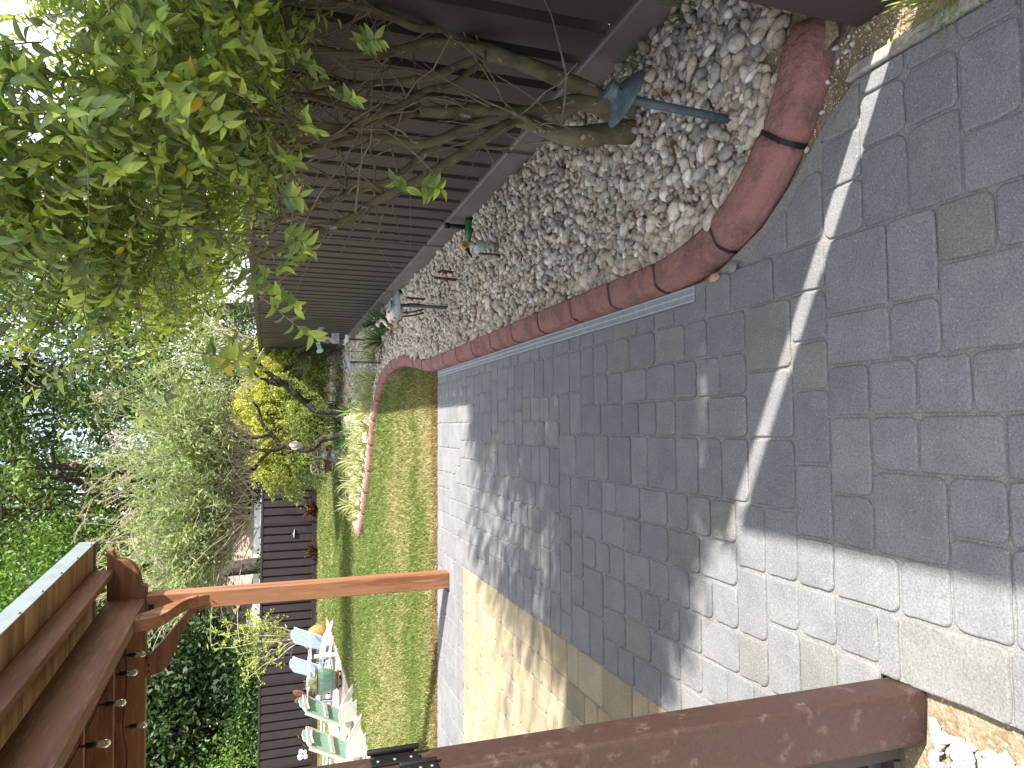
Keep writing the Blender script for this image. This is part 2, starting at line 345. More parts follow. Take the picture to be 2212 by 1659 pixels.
rects += pack(.57, 1.01, 1.715, 2.44, rg)
y = -.8
while y < 1.5:
    q = rg.choice([.19, .25, .3]); rects.append((-.69, y, -.51, min(y+q, 1.56))); y += q
rects += pack(TX, -.51, 1.56, 1.715, rg, u=.0775)
pavers('grey_paving', rects, GP, 11, True)
rects = []
y = 1.5
while y < TY-.01:
    q = rg.choice([.15, .22, .3]); 
    if TY-(y+q) < .1: q = TY-y
    rects.append((TX-.215, y, TX, y+q)); y += q
rects += pack(TX-5.07, TX-.215, TY-.145, TY, rg, sizes=((2, 2, 3), (3, 2, 6)))
rects += pack(TX-5.07, TX-.215, 1.5, TY-.145, rg, sizes=((2, 2, 3), (3, 2, 7), (2, 3, 3), (3, 3, 1)))
pavers('tan_paving', rects, TP, 12)
# lawn bed
lawn_poly = [(-22, 6.925), (.545, 6.925), (.55, 7.25), (.64, 7.8), (.735, 8.75), (.726, 9.68), (.6, 10.34), (.34, 10.78), (.02, 11.17), (-.35, 11.44), (-.72, 11.66), (-1.26, 12.1), (-1.6, 12.38), (-1.9, 12.74), (-1.99, 13.1), (-1.85, 13.55), (-1.3, 14.4), (-.3, 15.6), (.5, 16.6), (.6, 19), (.2, 22), (-.7, 24.2), (-1.6, 25.2), (-22, 23.5)]
MB().add([(x, y, -.008) for x, y in lawn_poly], [tuple(range(len(lawn_poly)))]).build('lawn_soil', m_soil)['kind'] = 'structure'
def inside(P, poly):
    x, y = P[:, 0], P[:, 1]; r = np.zeros(len(P), bool); j = len(poly)-1
    for i in range(len(poly)):
        xi, yi = poly[i]; xj, yj = poly[j]
        r ^= ((yi > y) != (yj > y)) & (x < (xj-xi)*(y-yi)/(yj-yi+1e-12)+xi); j = i
    return r
def vnoise(P, s, seed=0):
    """smooth value noise, 2-D"""
    r = np.random.default_rng(seed); G = r.random((64, 64)); x = P[:, 0]*s+100; y = P[:, 1]*s+100
    i, j = np.floor(x).astype(int), np.floor(y).astype(int); fx, fy = x-i, y-j; fx = fx*fx*(3-2*fx); fy = fy*fy*(3-2*fy)
    g = lambda a, b: G[a % 64, b % 64]
    return (g(i, j)*(1-fx)+g(i+1, j)*fx)*(1-fy)+(g(i, j+1)*(1-fx)+g(i+1, j+1)*fx)*fy
def on_deck(P): return (P[:, 0] < -5.1)
def grass():
    rng = np.random.default_rng(3); parts = []
    tv = np.array([(-.5, 0, 0), (.5, 0, 0), (-.32, .55, -.04), (.32, .55, -.04), (0, 1, -.35)], float); tf = np.array([(0, 1, 3), (0, 3, 2), (2, 3, 4)])
    for (x0, x1, y0, y1, dens, L, wd) in ((-4.6, .8, 6.93, 8.2, 6500, .052, .007), (-5.2, 1, 8.2, 10.2, 3600, .055, .0085), (-5.2, 1, 10.2, 13.5, 2000, .06, .011), (-5.2, 1, 13.5, 18, 1100, .055, .014), (-5.2, 1, 18, 25.3, 500, .06, .022), (-7.6, -5.2, 19.9, 25, 400, .07, .025), (-9, -6.6, 16, 24, 160, .07, .03), (-6.7, -4.6, 6.93, 8.2, 2500, .045, .006)):
        n = int((x1-x0)*(y1-y0)*dens); P = np.column_stack([rng.uniform(x0, x1, n), rng.uniform(y0, y1, n)])
        far = 23.9-(P[:, 0]+9)*-.14
        k = inside(P, lawn_poly) & (P[:, 1] < far+.6)
        k &= ~((P[:, 0] < -5.1) & (P[:, 0] > -7.6) & (P[:, 1] > 8) & (P[:, 1] < 19.95))
        # dead strip by the paving is thin
        edge = P[:, 1]-6.93; thin = (edge < .16+.1*vnoise(P, 2.2, 8)) & (rng.random(n) < .45)
        P = P[k & ~thin]; n = len(P); edge = P[:, 1]-6.93
        d = rdir(rng, n, 1.1); d[:, 2] = np.abs(d[:, 2])+.15; d = norm(d)
        R = basis(d, np.column_stack([rng.normal(size=(n, 2)), np.full(n, .3)]))
        Ls = L*rng.uniform(.55, 1.25, n)
        S = np.column_stack([wd*rng.uniform(.7, 1.2, n), Ls, Ls])
        g = np.array([.08, .15, .03]); g2 = np.array([.14, .18, .045]); st = np.array([.36, .31, .165]); de = np.array([.2, .13, .065])
        m = vnoise(P, .9, 1)*.6+vnoise(P, 3.1, 2)*.4
        dry = np.clip((m-.42)*1.4, 0, .45)+.05+np.clip(1-edge/1.15, 0, 1)*(.28+.5*vnoise(P, 1.7, 4))+np.exp(-((P[:, 0]+2.2)**2)/6)*.0
        dry = np.clip(dry+.18*np.exp(-((P[:, 1]-9.4)/1.1)**2)*vnoise(P, .5, 9)*2, .06, .95)
        isdry = rng.random(n) < dry; mix = rng.random((n, 1))
        c = np.where(isdry[:, None], st*(.75+.5*mix), g*(1-mix)+g2*mix)
        dead = edge < .13+.12*vnoise(P, 2.5, 6)
        c = np.where((dead & (rng.random(n) < .85))[:, None], de*(.6+.8*mix), c)
        parts.append(inst(tv, tf, np.column_stack([P, np.full(n, -.008)]), R, S, c))
    V, T, C = cat(parts); tag(trimesh('grass', V, T, m_grass, col=C), kind='stuff')
grass()
# ------------------------------------------------------------------ curb, drain
CURB = smooth_line([(1.24, 1.655), (1.16, 1.672), (1.07, 1.698), (.944, 1.767), (.809, 1.878), (.70, 2.01), (.63, 2.16), (.58, 2.36), (.558, 2.6), (.558, 3.2), (.558, 4), (.557, 5), (.556, 6.2), (.556, 6.95), (.58, 7.35), (.66, 7.9), (.745, 8.75), (.734, 9.68), (.602, 10.35), (.347, 10.79), (.022, 11.18), (-.35, 11.45), (-.725, 11.68), (-1.265, 12.12), (-1.6, 12.4), (-1.88, 12.75), (-1.98, 13.1), (-1.85, 13.5), (-1.3, 14.3), (-.3, 15.5)], 8)
d_ = np.gradient(CURB, axis=0); d_ = norm(d_); NIN = np.column_stack([d_[:, 1], -d_[:, 0]])   # towards the bed
S_ = np.r_[0, np.cumsum(np.linalg.norm(np.diff(CURB, axis=0), axis=1))]
def curb_at(s): return np.array([np.interp(s, S_, CURB[:, k]) for k in (0, 1)]), norm(np.array([np.interp(s, S_, NIN[:, k]) for k in (0, 1)]))
PROF = [(0, -.03), (.0, .014), (.004, .026), (.013, .047), (.024, .059), (.04, .0645), (.075, .070), (.112, .0735), (.126, .070), (.132, .055), (.134, -.03)]
curb = thing('garden_curb', 'brick red stamped concrete curb curving round the river pebble bed', 'curb', (.62, 4, 0))
def s_of(y_, x_): return S_[np.argmin((CURB[:, 0]-x_)**2+(CURB[:, 1]-y_)**2)]
JN = [s_of(1.80, .895), s_of(2.165, .615), s_of(2.60, .556), s_of(3.02, .557), s_of(3.50, .557)]
while JN[-1] < S_[-1]-.5: JN.append(JN[-1]+.49)
ends = [S_[0]]+JN+[S_[-1]]; rg = np.random.default_rng(8)
for i in range(len(ends)-1):
    a, b = ends[i]+(.007 if i else 0), ends[i+1]-(.007 if i < len(ends)-2 else 0); mb = MB(); n = max(3, int((b-a)/.03)); V = []; jh = rg.normal()*.002; k = len(PROF)
    for q in range(n+1):
        p, nn = curb_at(a+(b-a)*q/n); e = min(q, n-q); sh = 1 if e > 0 else .94
        if i == 0: sh = min(1, .72+q*.10) if q < 3 else sh
        for (u, z) in PROF:
            wob = rg.normal()*.0011; uu = .065+(u-.065)*sh; V.append((p[0]+nn[0]*(uu+wob), p[1]+nn[1]*(uu+wob), z*(sh if z > 0 else 1)+jh+rg.normal()*.0008))
    F = [(q*k+j, (q+1)*k+j, (q+1)*k+j+1, q*k+j+1) for q in range(n) for j in range(k-1)]+[tuple(range(k)), tuple(range(n*k+k-1, n*k-1, -1))]
    mb.add(V, F, True).build('curb_section', m_curb, curb)
    if i < len(ends)-2:
        p, nn = curb_at(ends[i+1]); t = np.array([-nn[1], nn[0]]); mb = MB()
        mb.prism([(u*.975+.0012, z*.965 if z > 0 else z) for u, z in PROF], (*(p-t*.0085), 0), (*nn, 0), (0, 0, 1), (*(t*.017), 0)).build('joint_strip', m_black, curb)
gr = thing('drain_grate', 'long grey slotted plastic drain grate between pavers and curb', 'drain grate', (.523, 2.41, 0))
for y0 in np.arange(2.412, 6.6, .902):
    y1 = min(y0+.898, 6.915); mb = MB(); z = -.004; h = .006
    for x, w_ in ((.4965, .007), (.5235, .008), (.5505, .007)): mb.box((x, (y0+y1)/2, z), (w_, y1-y0, h))
    n = int(round((y1-y0)/.0125)); st = (y1-y0)/n
    for xc in (.51, .537):
        for i in range(n+1): mb.box((xc, np.clip(y0+i*st, y0+.004, y1-.004), z-.0005), (.0202, .0052, h-.001))
    mb.build('grate_section', m_grey, gr)
MB().box((.5235, 4.66, -.028), (.06, 4.52, .02)).build('drain_channel', m_dark, gr)
# ------------------------------------------------------------------ pebbles
import bmesh
def ico(n):
    b = bmesh.new(); bmesh.ops.create_icosphere(b, subdivisions=n, radius=1); V = np.array([v.co[:] for v in b.verts]); b.faces.ensure_lookup_table(); T = np.array([[v.index for v in f.verts] for f in b.faces]); b.free(); return V, T
def lumpy(V, rng, a=.16, sq=1.):
    D = norm(rng.normal(size=(7, 3))); r = np.ones(len(V))
    for d in D: r += a*(np.abs(V@d)**1.5-.4)*rng.uniform(-1, 1)
    return V*r[:, None]
CI = CURB+NIN*.118
bed = [tuple(p) for p in CI[2:]]+[(.5, 16.6), (.6, 19), (.2, 22), (-.7, 24.2), (1.72, 24.6), (1.72, 1.68), (1.16, 1.62), (1.12, 1.72)]
MB().add([(x, y, .004) for x, y in bed], [tuple(range(len(bed)))]).build('garden_bed_soil', m_sand)['kind'] = 'structure'
def randrot(rng, n, flat=.35):
    z = np.column_stack([rng.normal(size=(n, 2))*flat, np.ones(n)]); y = rdir(rng, n); y[:, 2] *= .3; return basis(y, z)
PEBC = 1.5*(lambda a: a*.6+a.mean(1, keepdims=True)*.4*np.array([1.05, 1, .93]))(np.array([(.40, .36, .30), (.33, .30, .255), (.27, .255, .235), (.44, .40, .35), (.36, .28, .22), (.24, .21, .18), (.38, .29, .24), (.48, .46, .42), (.30, .22, .15), (.22, .215, .21), (.42, .35, .25)]))
def spread(n, x0, x1, y0, y1, rng, cell):
    nx, ny = int((x1-x0)/cell), int((y1-y0)/cell); X, Y = np.meshgrid(np.arange(nx), np.arange(ny)); P = np.column_stack([X.ravel(), Y.ravel()]).astype(float); P[:, 0] += .5*(P[:, 1] % 2)
    P += rng.uniform(-.42, .42, P.shape); return np.column_stack([x0+P[:, 0]*cell, y0+P[:, 1]*cell])
def pebbles():
    rng = np.random.default_rng(21); parts = []
    for y0, y1, cell, lv, lo, hi in ((1.6, 3.6, .032, 2, .0135, .027), (3.6, 7.5, .037, 1, .0165, .030), (7.5, 12, .046, 1, .021, .035), (12, 19, .075, 1, .032, .052)):
        V0, T0 = ico(lv)
        for layer in range(2):
            P = spread(0, -2, 1.75, y0, y1, rng, cell*(1, 1.25)[layer]); P = P[inside(P, bed)]; P = P[~((P[:, 0] > 1.10) & (P[:, 1] < 1.83-(P[:, 0]-1.1)*.1))]
            cl = np.array([np.min((CI[:, 0]-p[0])**2+(CI[:, 1]-p[1])**2) for p in P])**.5
            if y0 < 2:   # bare sandy patch at the gatepost foot
                bare = (vnoise(P, 6, 3) > .52) & (P[:, 0] > 1.15) & (P[:, 1] < 1.93); P = P[~bare]; cl = cl[~bare]
            n = len(P); big = (cl < .13) & (rng.random(n) < .45); s = rng.uniform(lo, hi, n)*np.where(rng.random(n) < .12, 1.45, 1)*np.where(big, 1.25, 1)
            if layer == 1:
                keep = (cl < .2) | (rng.random(n) < .55); P, s, cl, big = P[keep], s[keep], cl[keep], big[keep]; n = len(P)
            idx = rng.integers(0, 8, n); tmp = [lumpy(V0, np.random.default_rng(100+q)) for q in range(8)]
            tone = np.where((vnoise(P, 1.1, 5) > .5)[:, None], 1.06, .94)
            C = PEBC[rng.integers(0, len(PEBC), n)]*rng.uniform(.72, 1.22, (n, 1))*tone
            C[big] = (C[big]*.4+np.array([.47, .4, .28])*.6)
            fr = np.clip((P[:, 1]-3.5)/4, 0, 1)[:, None]*.5; C = C*(1-fr)+np.array([.68, .61, .49])*fr*rng.uniform(.8, 1.1, (n, 1))
            for q in range(8):
                k = idx == q; m = k.sum()
                if not m: continue
                ax = np.column_stack([s[k]*rng.uniform(.65, .9, m), s[k]*rng.uniform(.95, 1.35, m), s[k]*rng.uniform(.5, .78, m)])
                z = .004+s[k]*.45+layer*rng.uniform(.010, .026, m)
                parts.append(inst(tmp[q], T0, np.column_stack([P[k], z]), randrot(rng, m), ax, C[k]))
    V, T, C = cat(parts); tag(trimesh('river_pebbles', V, T, m_peb, col=C, smooth=True), kind='stuff')
pebbles()
def crushed():
    rng = np.random.default_rng(4); V0, T0 = ico(1); P = np.column_stack([rng.uniform(-2.2, -.70, 5200), rng.uniform(.2, 1.45, 5200)])
    lim = -.725-.06*vnoise(P, 6, 2); P = P[(P[:, 0] < lim) & ~((P[:, 0] > -.87) & (P[:, 1] > 1.40))]; n = len(P); parts = []
    for q in range(6):
        r = np.random.default_rng(60+q); V = V0*r.uniform(.6, 1.25, (len(V0), 1)); k = np.arange(n) % 6 == q; m = k.sum(); s = rng.uniform(.009, .024, m)*np.where(rng.random(m) < .2, 1.4, 1)
        parts.append(inst(V, T0, np.column_stack([P[k], -.03+s*.5+rng.uniform(0, .02, m)]), randrot(rng, m, .8), np.column_stack([s, s*1.35, s*.6]), np.array([.72, .72, .71])*rng.uniform(.7, 1.1, (m, 1))*np.where(rng.random((m, 1)) < .12, [[1, .85, .6]], [[1, 1, 1]])))
    # a few chips strewn on the sand beside the curb
    Q = np.array([gnd(*p)[:2] for p in ((1765, 165), (1772, 175), (1760, 240), (1782, 246), (1735, 262), (1748, 305), (1728, 322), (1700, 350), (1795, 130), (1803, 92), (1812, 108), (1818, 75), (1826, 92), (1790, 100), (1834, 140), (1846, 118))]); m = len(Q)
    s = rng.uniform(.006, .012, m); V = V0*np.random.default_rng(3).uniform(.7, 1.2, (len(V0), 1))
    parts.append(inst(V, T0, np.column_stack([Q, np.full(m, -.028)]), randrot(rng, m, .8), np.column_stack([s, s*1.3, s*.7]), np.full((m, 3), .5)))
    V, T, C = cat(parts); tag(trimesh('crushed_stone', V, T, m_rock, col=C), kind='stuff')
crushed()
def sandgrit():
    rng = np.random.default_rng(14); V0, T0 = ico(1); n = 900; t = rng.uniform(0, 1, n); y = 1.42+t*.75
    x = np.array([xb(v) for v in y])+rng.uniform(-.0, .2, n); P = np.column_stack([x, y]); 
    out = np.array([((CURB[:, 0]-p[0])**2+(CURB[:, 1]-p[1])**2).min() for p in P])**.5 > .01
    P = P[out & (P[:, 0] < 1.16)]; n = len(P); s = rng.uniform(.0015, .0042, n)
    C = np.array([(.5, .4, .27), (.35, .25, .15), (.55, .52, .47), (.28, .2, .14)])[rng.integers(0, 4, n)]
    V, T, C = inst(V0, T0, np.column_stack([P, np.full(n, -.029)]), randrot(rng, n), s, C); tag(trimesh('sand_grit', V, T, m_rock, col=C), kind='stuff')
sandgrit()
V0, T0 = ico(3)
for (px, py, nm, r, c, s) in ((1548, 600, 'small tan angular stone lying loose on the grey pavers', 5, (.38, .27, .19), .017), (1588, 577, 'small dark grey stone lying loose on the grey pavers', 6, (.2, .19, .18), .018)):
    g0 = gnd(px, py); Vs = lumpy(V0, np.random.default_rng(r), .5)*s*np.array([1, 1.15, .75]); o = trimesh('stone', Vs, T0, m_peb, col=np.tile(c, (len(Vs), 1)), smooth=True); o.location = (g0[0], g0[1], s*.62); tag(o, nm, 'stone', 'loose stones on the pavers')
# concrete footing strip beside the near pavers
MB().prism([(-.018, -.7), (.018, -.7), (.018, 1.57), (-.018, 1.6)], (1.022, 0, -.03), (1, 0, 0), (0, 1, 0), (0, 0, .042)).build('concrete_strip', mat('rough concrete', (.3, .28, .25), .95, .1, n1=(30, (.2, .18, .15), .45, .65), bump=(90, .8, .006)), bevel=.006)['kind'] = 'structure'
# ------------------------------------------------------------------ steel fences and gateposts
def fence(name, label, posts, n_, h, mt, mk, kick=.2, group=None, ribs=9, postw=.055):
    """posts: plan points; n_: unit normal towards the yard"""
    th = thing(name, label, 'fence', (posts[0][0], posts[0][1], 0)); n_ = np.array(n_, float)
    for i, p in enumerate(posts):
        p = np.array(p, float); mb = MB(); a = math.atan2(n_[1], n_[0])
        mb.box((p[0], p[1], h/2), (.062, postw, h), a).build('fence_post', mt, th, bevel=.003)
        if i == len(posts)-1: break
        q = np.array(posts[i+1], float); e = norm(q-p); L = np.linalg.norm(q-p); a0 = p+e*postw*.5; L2 = L-postw; nb = max(1, round(L2/.269)) if ribs is None else ribs; pt = L2/nb; prof = []
        for k in range(nb):
            for f, d in ((.0, .022), (.03, .022), (.065, -.06), (.275, -.06), (.31, .022), (1, .022)):
                if f == 1 and k < nb-1: continue
                prof.append((k*pt+f*pt, d))
        V = []
        for z in (kick-.01, h-.03):
            for s, d in prof: c = a0+e*s+n_*(d-.006); V.append((c[0], c[1], z))
        m = len(prof); MB().add(V, [(j, j+1, m+j+1, m+j) for j in range(m-1)]).build('fence_panel', mt, th)
        c = a0+e*L2/2; ang = math.atan2(e[1], e[0])
        pr = [(-.008, 0), (.034, 0), (.034, kick-.016), (.043, kick-.008), (.034, kick+.004), (-.008, kick+.004)]
        MB().prism(pr, (*(a0+e*.001), 0), (*n_, 0), (0, 0, 1), (*(e*(L2-.002)), 0)).build('kickboard', mk, th)
        MB().box((*(c+n_*.004), h-.03), (L2-.002, .052, .06), ang).build('top_rail', mt, th, bevel=.004)
    return th
fence('steel_fence', 'long brown ribbed steel fence along the pebble bed', [(1.75, y) for y in (1.50, 4.10, 6.52, 8.94, 11.32, 13.7, 16.1, 18.5, 20.9, 23.3)]+[(1.75, 25.05)], (-1, 0), 1.80, m_fence, m_kick, ribs=None)
FF = [(1.7-i*2.42*.991, 25.0-i*2.42*.137) for i in range(11)]
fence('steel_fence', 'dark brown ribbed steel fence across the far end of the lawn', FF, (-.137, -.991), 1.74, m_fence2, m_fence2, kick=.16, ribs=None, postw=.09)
fence('steel_fence', 'short run of brown ribbed steel fence beside the near maroon gatepost', [(-.86, 1.53), (-3.28, 1.6)], (.0, -1), 1.82, m_fence, m_fence, kick=.02, ribs=None)
fence('steel_fence', 'short brown fence return between the corner post and the pebble bed', [(1.31, 1.5), (1.72, 1.5)], (0, 1), 1.82, m_fence, m_kick, ribs=None)
gp = thing('gate_post', 'maroon steel gatepost with black hinges beside white crushed stone', 'gatepost', (-.76, 1.49, 0))
P1, P2, P3 = np.array((-.69, 1.55)), np.array((-.685, 1.43)), np.array((-.83, 1.44)); P4 = P1+P3-P2
cen = (P1+P3)/2
MB().prism([tuple(q-cen) for q in (P4, P3, P2, P1)], (cen[0], cen[1], -.03), (1, 0, 0), (0, 1, 0), (0, 0, 1.95)).build('post_shaft', m_gp, gp, bevel=.012, seg=3)
def hinge(px0, px1, yy, X, Y, pr):
    z0, z1 = at(px1, yy, Y)[2], at(px0, yy, Y)[2]; zc, hh = (z0+z1)/2, z1-z0
    mb = MB(); mb.box((X, Y, zc), (.006, .03, hh)); mb.tube([(X+pr, Y+.024, z0-.004), (X+pr, Y+.024, z1+.004)], .006, 12); mb.box((X+pr*.5, Y+.028, zc), (pr, .006, hh*.92))
    h = mb.build('hinge', m_blk, gp, bevel=.002)
    for f in (.16, .5, .84): MB().tube([(X+.003, Y-.003, z0+hh*f), (X+.005, Y-.003, z0+hh*f)], .0035, 10).build('screw', m_zinc, h)
hinge(800, 905, 1612, -.684, 1.50, .012)
hinge(872, 945, 1671, -.684, 1.447, .002)
g2 = thing('gate_post', 'dark brown steel gatepost at the end of the red curb', 'gatepost', (1.235, 1.5, 0))
MB().box((1.238, 1.4975, .9), (.15, .165, 1.86)).build('post_shaft', m_gp2, g2, bevel=.01, seg=3)
gl = thing('yard_gate', 'brown steel gate leaf swung open beyond the near gatepost', 'gate', (1.2, 1.33, 0))
MB().box((1.2, .72, .09), (.045, 1.22, .06)).build('gate_rail', m_gp, gl, bevel=.004); MB().box((1.2, .72, 1.79), (.045, 1.22, .06)).build('gate_rail', m_gp, gl, bevel=.004)
for y in (1.305, .135): MB().box((1.2, y, .94), (.045, .05, 1.64)).build('gate_stile', m_gp, gl, bevel=.004)
V = []; pr = [(k*.16+f, d) for k in range(7) for f, d in ((0, .012), (.04, -.012), (.08, -.012), (.12, .012))]
for z in (.12, 1.76):
    for s, d in pr+[(1.125, .012)]: V.append((1.2+d, .16+s, z))
m = len(pr)+1; MB().add(V, [(j, j+1, m+j+1, m+j) for j in range(m-1)]).build('gate_panel', m_fence, gl)
# black stakes along the fence, green glass beside the first
def stake(px, py, X, lab, r=.02):
    t = None; d = ray(px, py); s = X/d[0]; p = np.array([0, 0, EYE])+d*s; Y = p[1]; z = p[2]; th = thing('pipe_stake', lab, 'stake', (X, Y, 0), group='black pipe stakes along the fence')
    MB().tube([(X, Y, -.02), (X, Y, z)], r, 12).build('pipe', m_blk, th); MB().lathe([(r*1.3, z-.03), (r*1.3, z), (r*1.05, z+.004)], (X, Y, 0), 14).build('cap', m_blk, th)
    MB().tube([(X-.01, Y-r, z*.62), (X-.02, Y-r-.022, z*.62)], .011, 10).build('knob', m_blk, th); return Y
ys = stake(962, 487, 1.66, 'black pipe stake standing above the green glass'); stake(861, 630, 1.66, 'black pipe stake by the fence beyond the rusty leg pairs'); stake(782, 724, 1.66, 'black pipe stake by the fence next to the flamingo cut-out')
gb = thing('glass_bottle', 'dark green glass bottle lying at the foot of the black stake', 'bottle', (1.6, ys-.06, .03))
c = np.array([1.60, ys-.08, .05]); R = basis(np.array([[0, 0, 1.]]), np.array([[-1, .15, 0.]]))[0]
MB().lathe([(.001, -.13), (.03, -.125), (.036, -.1), (.036, .05), (.03, .08), (.016, .1), (.015, .14), (.001, .141)], c, 18, R=R).build('bottle_body', m_greenp, gb)
MB().lathe([(.037, -.105), (.037, -.085)], c, 18, R=R).build('dark_band', m_blk, gb)
# ------------------------------------------------------------------ path lights
def pathlight(base, h, tilt, mp_, mh, lab, R=.1, r=.0145, lean=0.):
    b = np.array(base, float); th = thing('path_light', lab, 'garden light', b, group='garden path lights'); top = b+np.array([lean, 0, h])
    MB().tube([b-(0, 0, .05), (b+top)/2, top], r, 14).build('stem', mp_, th)
    Rm = Ry(tilt); H = MB(); H.lathe([(R, -.004), (R*.985, .002), (R*.72, .02), (R*.4, .038), (R*.3, .044), (R*.3, .062), (R*.34, .068), (R*.3, .073), (.001, .075)], top+np.array([0, 0, .0]), 32, R=Rm)
    H.lathe([(R*.97, -.003), (R*.6, .012), (.004, .03)], top, 32, R=Rm); h_ = H.build('hat', mh, th)
    sc = MB(); p = top+Rm@np.array([-.01, -R*.42, .042]); sc.ball(p, .006).build('screw', m_blk, h_); return th
pathlight(gnd(1590, 262), .45, rad(23), m_verd, m_verd, 'weathered bronze path light with tilted hat before the tree trunk', R=.105, r=.0155, lean=.018)
pathlight(gnd(975, 665), .50, rad(-2), m_verd2, m_hat, 'green stemmed path light with grey hat in front of the rusty bird', R=.14, r=.016)
pathlight(gnd(829, 784), .50, rad(-14), m_verd2, m_hat, 'path light with pale hat beside the strap leaved clumps', R=.15, r=.015)
pathlight((-3.44, 24.35, 0), .72, rad(3), m_hat, m_hat, 'small grey path light against the far fence', R=.17, r=.012)
# ------------------------------------------------------------------ metal birds
Yb = gnd(1085, 540)[1]; B = lambda x, y, dY=0: at(x, y, Yb+dY)
bd = thing('metal_bird', 'painted metal bird with yellow spiral head and teal body', 'bird ornament', gnd(1085, 540), group='garden bird ornaments')
hc = B(1003, 531); MB().ball(hc, (.034, .026, .034), 16, 10).build('head', m_yel, bd)
sp = [hc+np.array([.004+math.cos(a)*r_, -.026-.002*(8-a)/8, math.sin(a)*r_]) for a, r_ in [(a_, .0235-a_*.0017) for a_ in np.arange(0, 11, .5)]]
MB().tube(sp, .0032, 6).build('spiral_eye', m_dstone, bd)
bk = MB(); bk.tube([hc+np.array([-.02, -.01, -.012]), B(1014, 548), B(1020, 557)], [.014, .010, .003], 8); bk.build('beak', m_blk, bd)
MB().tube([B(1008, 528), B(1018, 527), B(1028, 532), B(1037, 537)], [.012, .014, .026, .034], 12).build('neck', m_rustw, bd)
bb = MB(); bb.tube([B(1026, 545), B(1033, 537), B(1038, 530, .03), B(1043, 521, .06)], [.012, .043, .045, .012], 14); bb.build('body', m_teal, bd)
tl = MB(); tl.tube([B(1040, 527, .04), B(1053, 531, .05), B(1056, 545, .04)], [.03, .022, .006], 8); tl.build('tail', m_teal, bd)
for x0, y0, x1, y1, dd in ((1034, 548, 1084, 551, 0), (1031, 527, 1076, 527, .12)): MB().tube([B(x0, y0, dd), (B(x0, y0, dd)+B(x1, y1, dd))/2+np.array([.002, 0, 0]), B(x1, y1, dd)], [.0085, .008, .007] if dd == 0 else .0055, 8).build('leg', m_rust, bd)
Yf = 6.9; Q = lambda x, y, dY=0: at(x, y, Yf+dY)
fl = thing('metal_flamingo', 'rusty white metal flamingo with curved neck behind the path light', 'bird ornament', gnd(925, 655)*np.array([1, 1, 0]), group='garden bird ornaments')
bo = MB(); bo.tube([Q(838, 668), Q(846, 675), Q(854, 682), Q(862, 688), Q(868, 690)], [.02, .075, .095, .07, .015], 16); bo.build('body', m_rustw, fl)
MB().tube([Q(862, 700, -.05), Q(852, 706, -.05), Q(842, 706, -.05), Q(834, 700, -.05), Q(829, 694, -.05), Q(822, 692, -.05), Q(817, 697, -.05)], [.03, .03, .024, .018, .016, .017, .02], 12).build('neck', m_rustw, fl)
MB().tube([Q(817, 696, -.05), Q(815, 702, -.05), Q(819, 707, -.05)], [.022, .018, .004], 10).build('head', m_rustw, fl)
for yy in (680, 688): MB().tube([Q(866, yy-4), Q(890, yy-6), Q(915, yy-12)], .008, 8).build('leg', m_rust, fl)
def legs(pts, Y, lab):
    g0 = gnd(*pts[0][0]); th = thing('bird_stand', lab, 'bird stand', (g0[0], g0[1], 0), group='rusty leg pairs in the pebbles')
    for L_ in pts:
        g0 = gnd(*L_[0]); MB().tube([g0]+[at(x, y, g0[1]) for x, y in L_[1:]], [.011]+[.013]*(len(L_)-1), 7).build('leg', m_rust, th)
        k = at(*L_[-2], g0[1]); MB().tube([k, k+np.array([-.03, 0, -.045])], [.012, .004], 6).build('spur', m_rust, th)
legs([[(991, 590), (970, 588), (955, 585), (946, 588)], [(992, 606), (970, 603), (958, 602), (938, 600)]], 0, 'nearer pair of rusty metal legs standing in the pebbles')
legs([[(922, 647), (900, 645), (885, 644), (877, 643)], [(924, 662), (905, 658), (885, 657), (872, 660)]], 0, 'farther pair of rusty metal legs near the flamingo')
# ------------------------------------------------------------------ cut-out signs by the fence
def cut(name, pts, mt, par, Y, t=.012, dy=0.):
    P = [at(x, y, Y) for x, y in pts]; V = [tuple(p) for p in P]; c = np.mean(P, 0)
    return MB().prism([(p[0]-c[0], p[2]-c[2]) for p in P][::-1], (c[0], Y-dy, c[2]), (1, 0, 0), (0, 0, 1), (0, -t, 0)).build(name, mt, par)
# zoom coords of region (1100,1200) scale 400/2212
zc = lambda L_: [((1100+x*.18083)*.54, (1200+y*.18083)*.54) for x, y in L_]
Y1 = 11.9
fs = thing('flamingo_cutout', 'pink flamingo cut-out with blue wing standing on a lilac brick block', 'garden sign', (at(705, 735, Y1)[0], Y1, 0))
cut('flamingo', zc([(940, 745), (1010, 690), (1090, 700), (1110, 800), (1190, 840), (1260, 840), (1265, 940), (1180, 930), (1090, 940), (1000, 890), (920, 830), (940, 790)]), m_pink, fs, Y1)
cut('flamingo_head', zc([(875, 790), (900, 765), (945, 765), (980, 800), (960, 835), (905, 840), (880, 820)]), m_whitep, fs, Y1, dy=.014)
cut('wing', zc([(1085, 835), (1110, 820), (1150, 860), (1200, 940), (1180, 965), (1120, 955), (1090, 900)]), m_bluep, fs, Y1, dy=.014)
bl = cut('brick_block', zc([(1255, 740), (1410, 738), (1418, 960), (1262, 965)]), m_lilac, fs, Y1, t=.03)
for i, L_ in enumerate((((1300, 742), (1308, 742), (1308, 860), (1300, 860)), ((1330, 745), (1336, 745), (1336, 960), (1330, 960)), ((1372, 745), (1378, 745), (1378, 960), (1372, 960)), ((1265, 850), (1330, 850), (1330, 856), (1265, 856)))): cut('mortar_line', zc(L_), m_dstone, bl, Y1, t=.004, dy=.03)
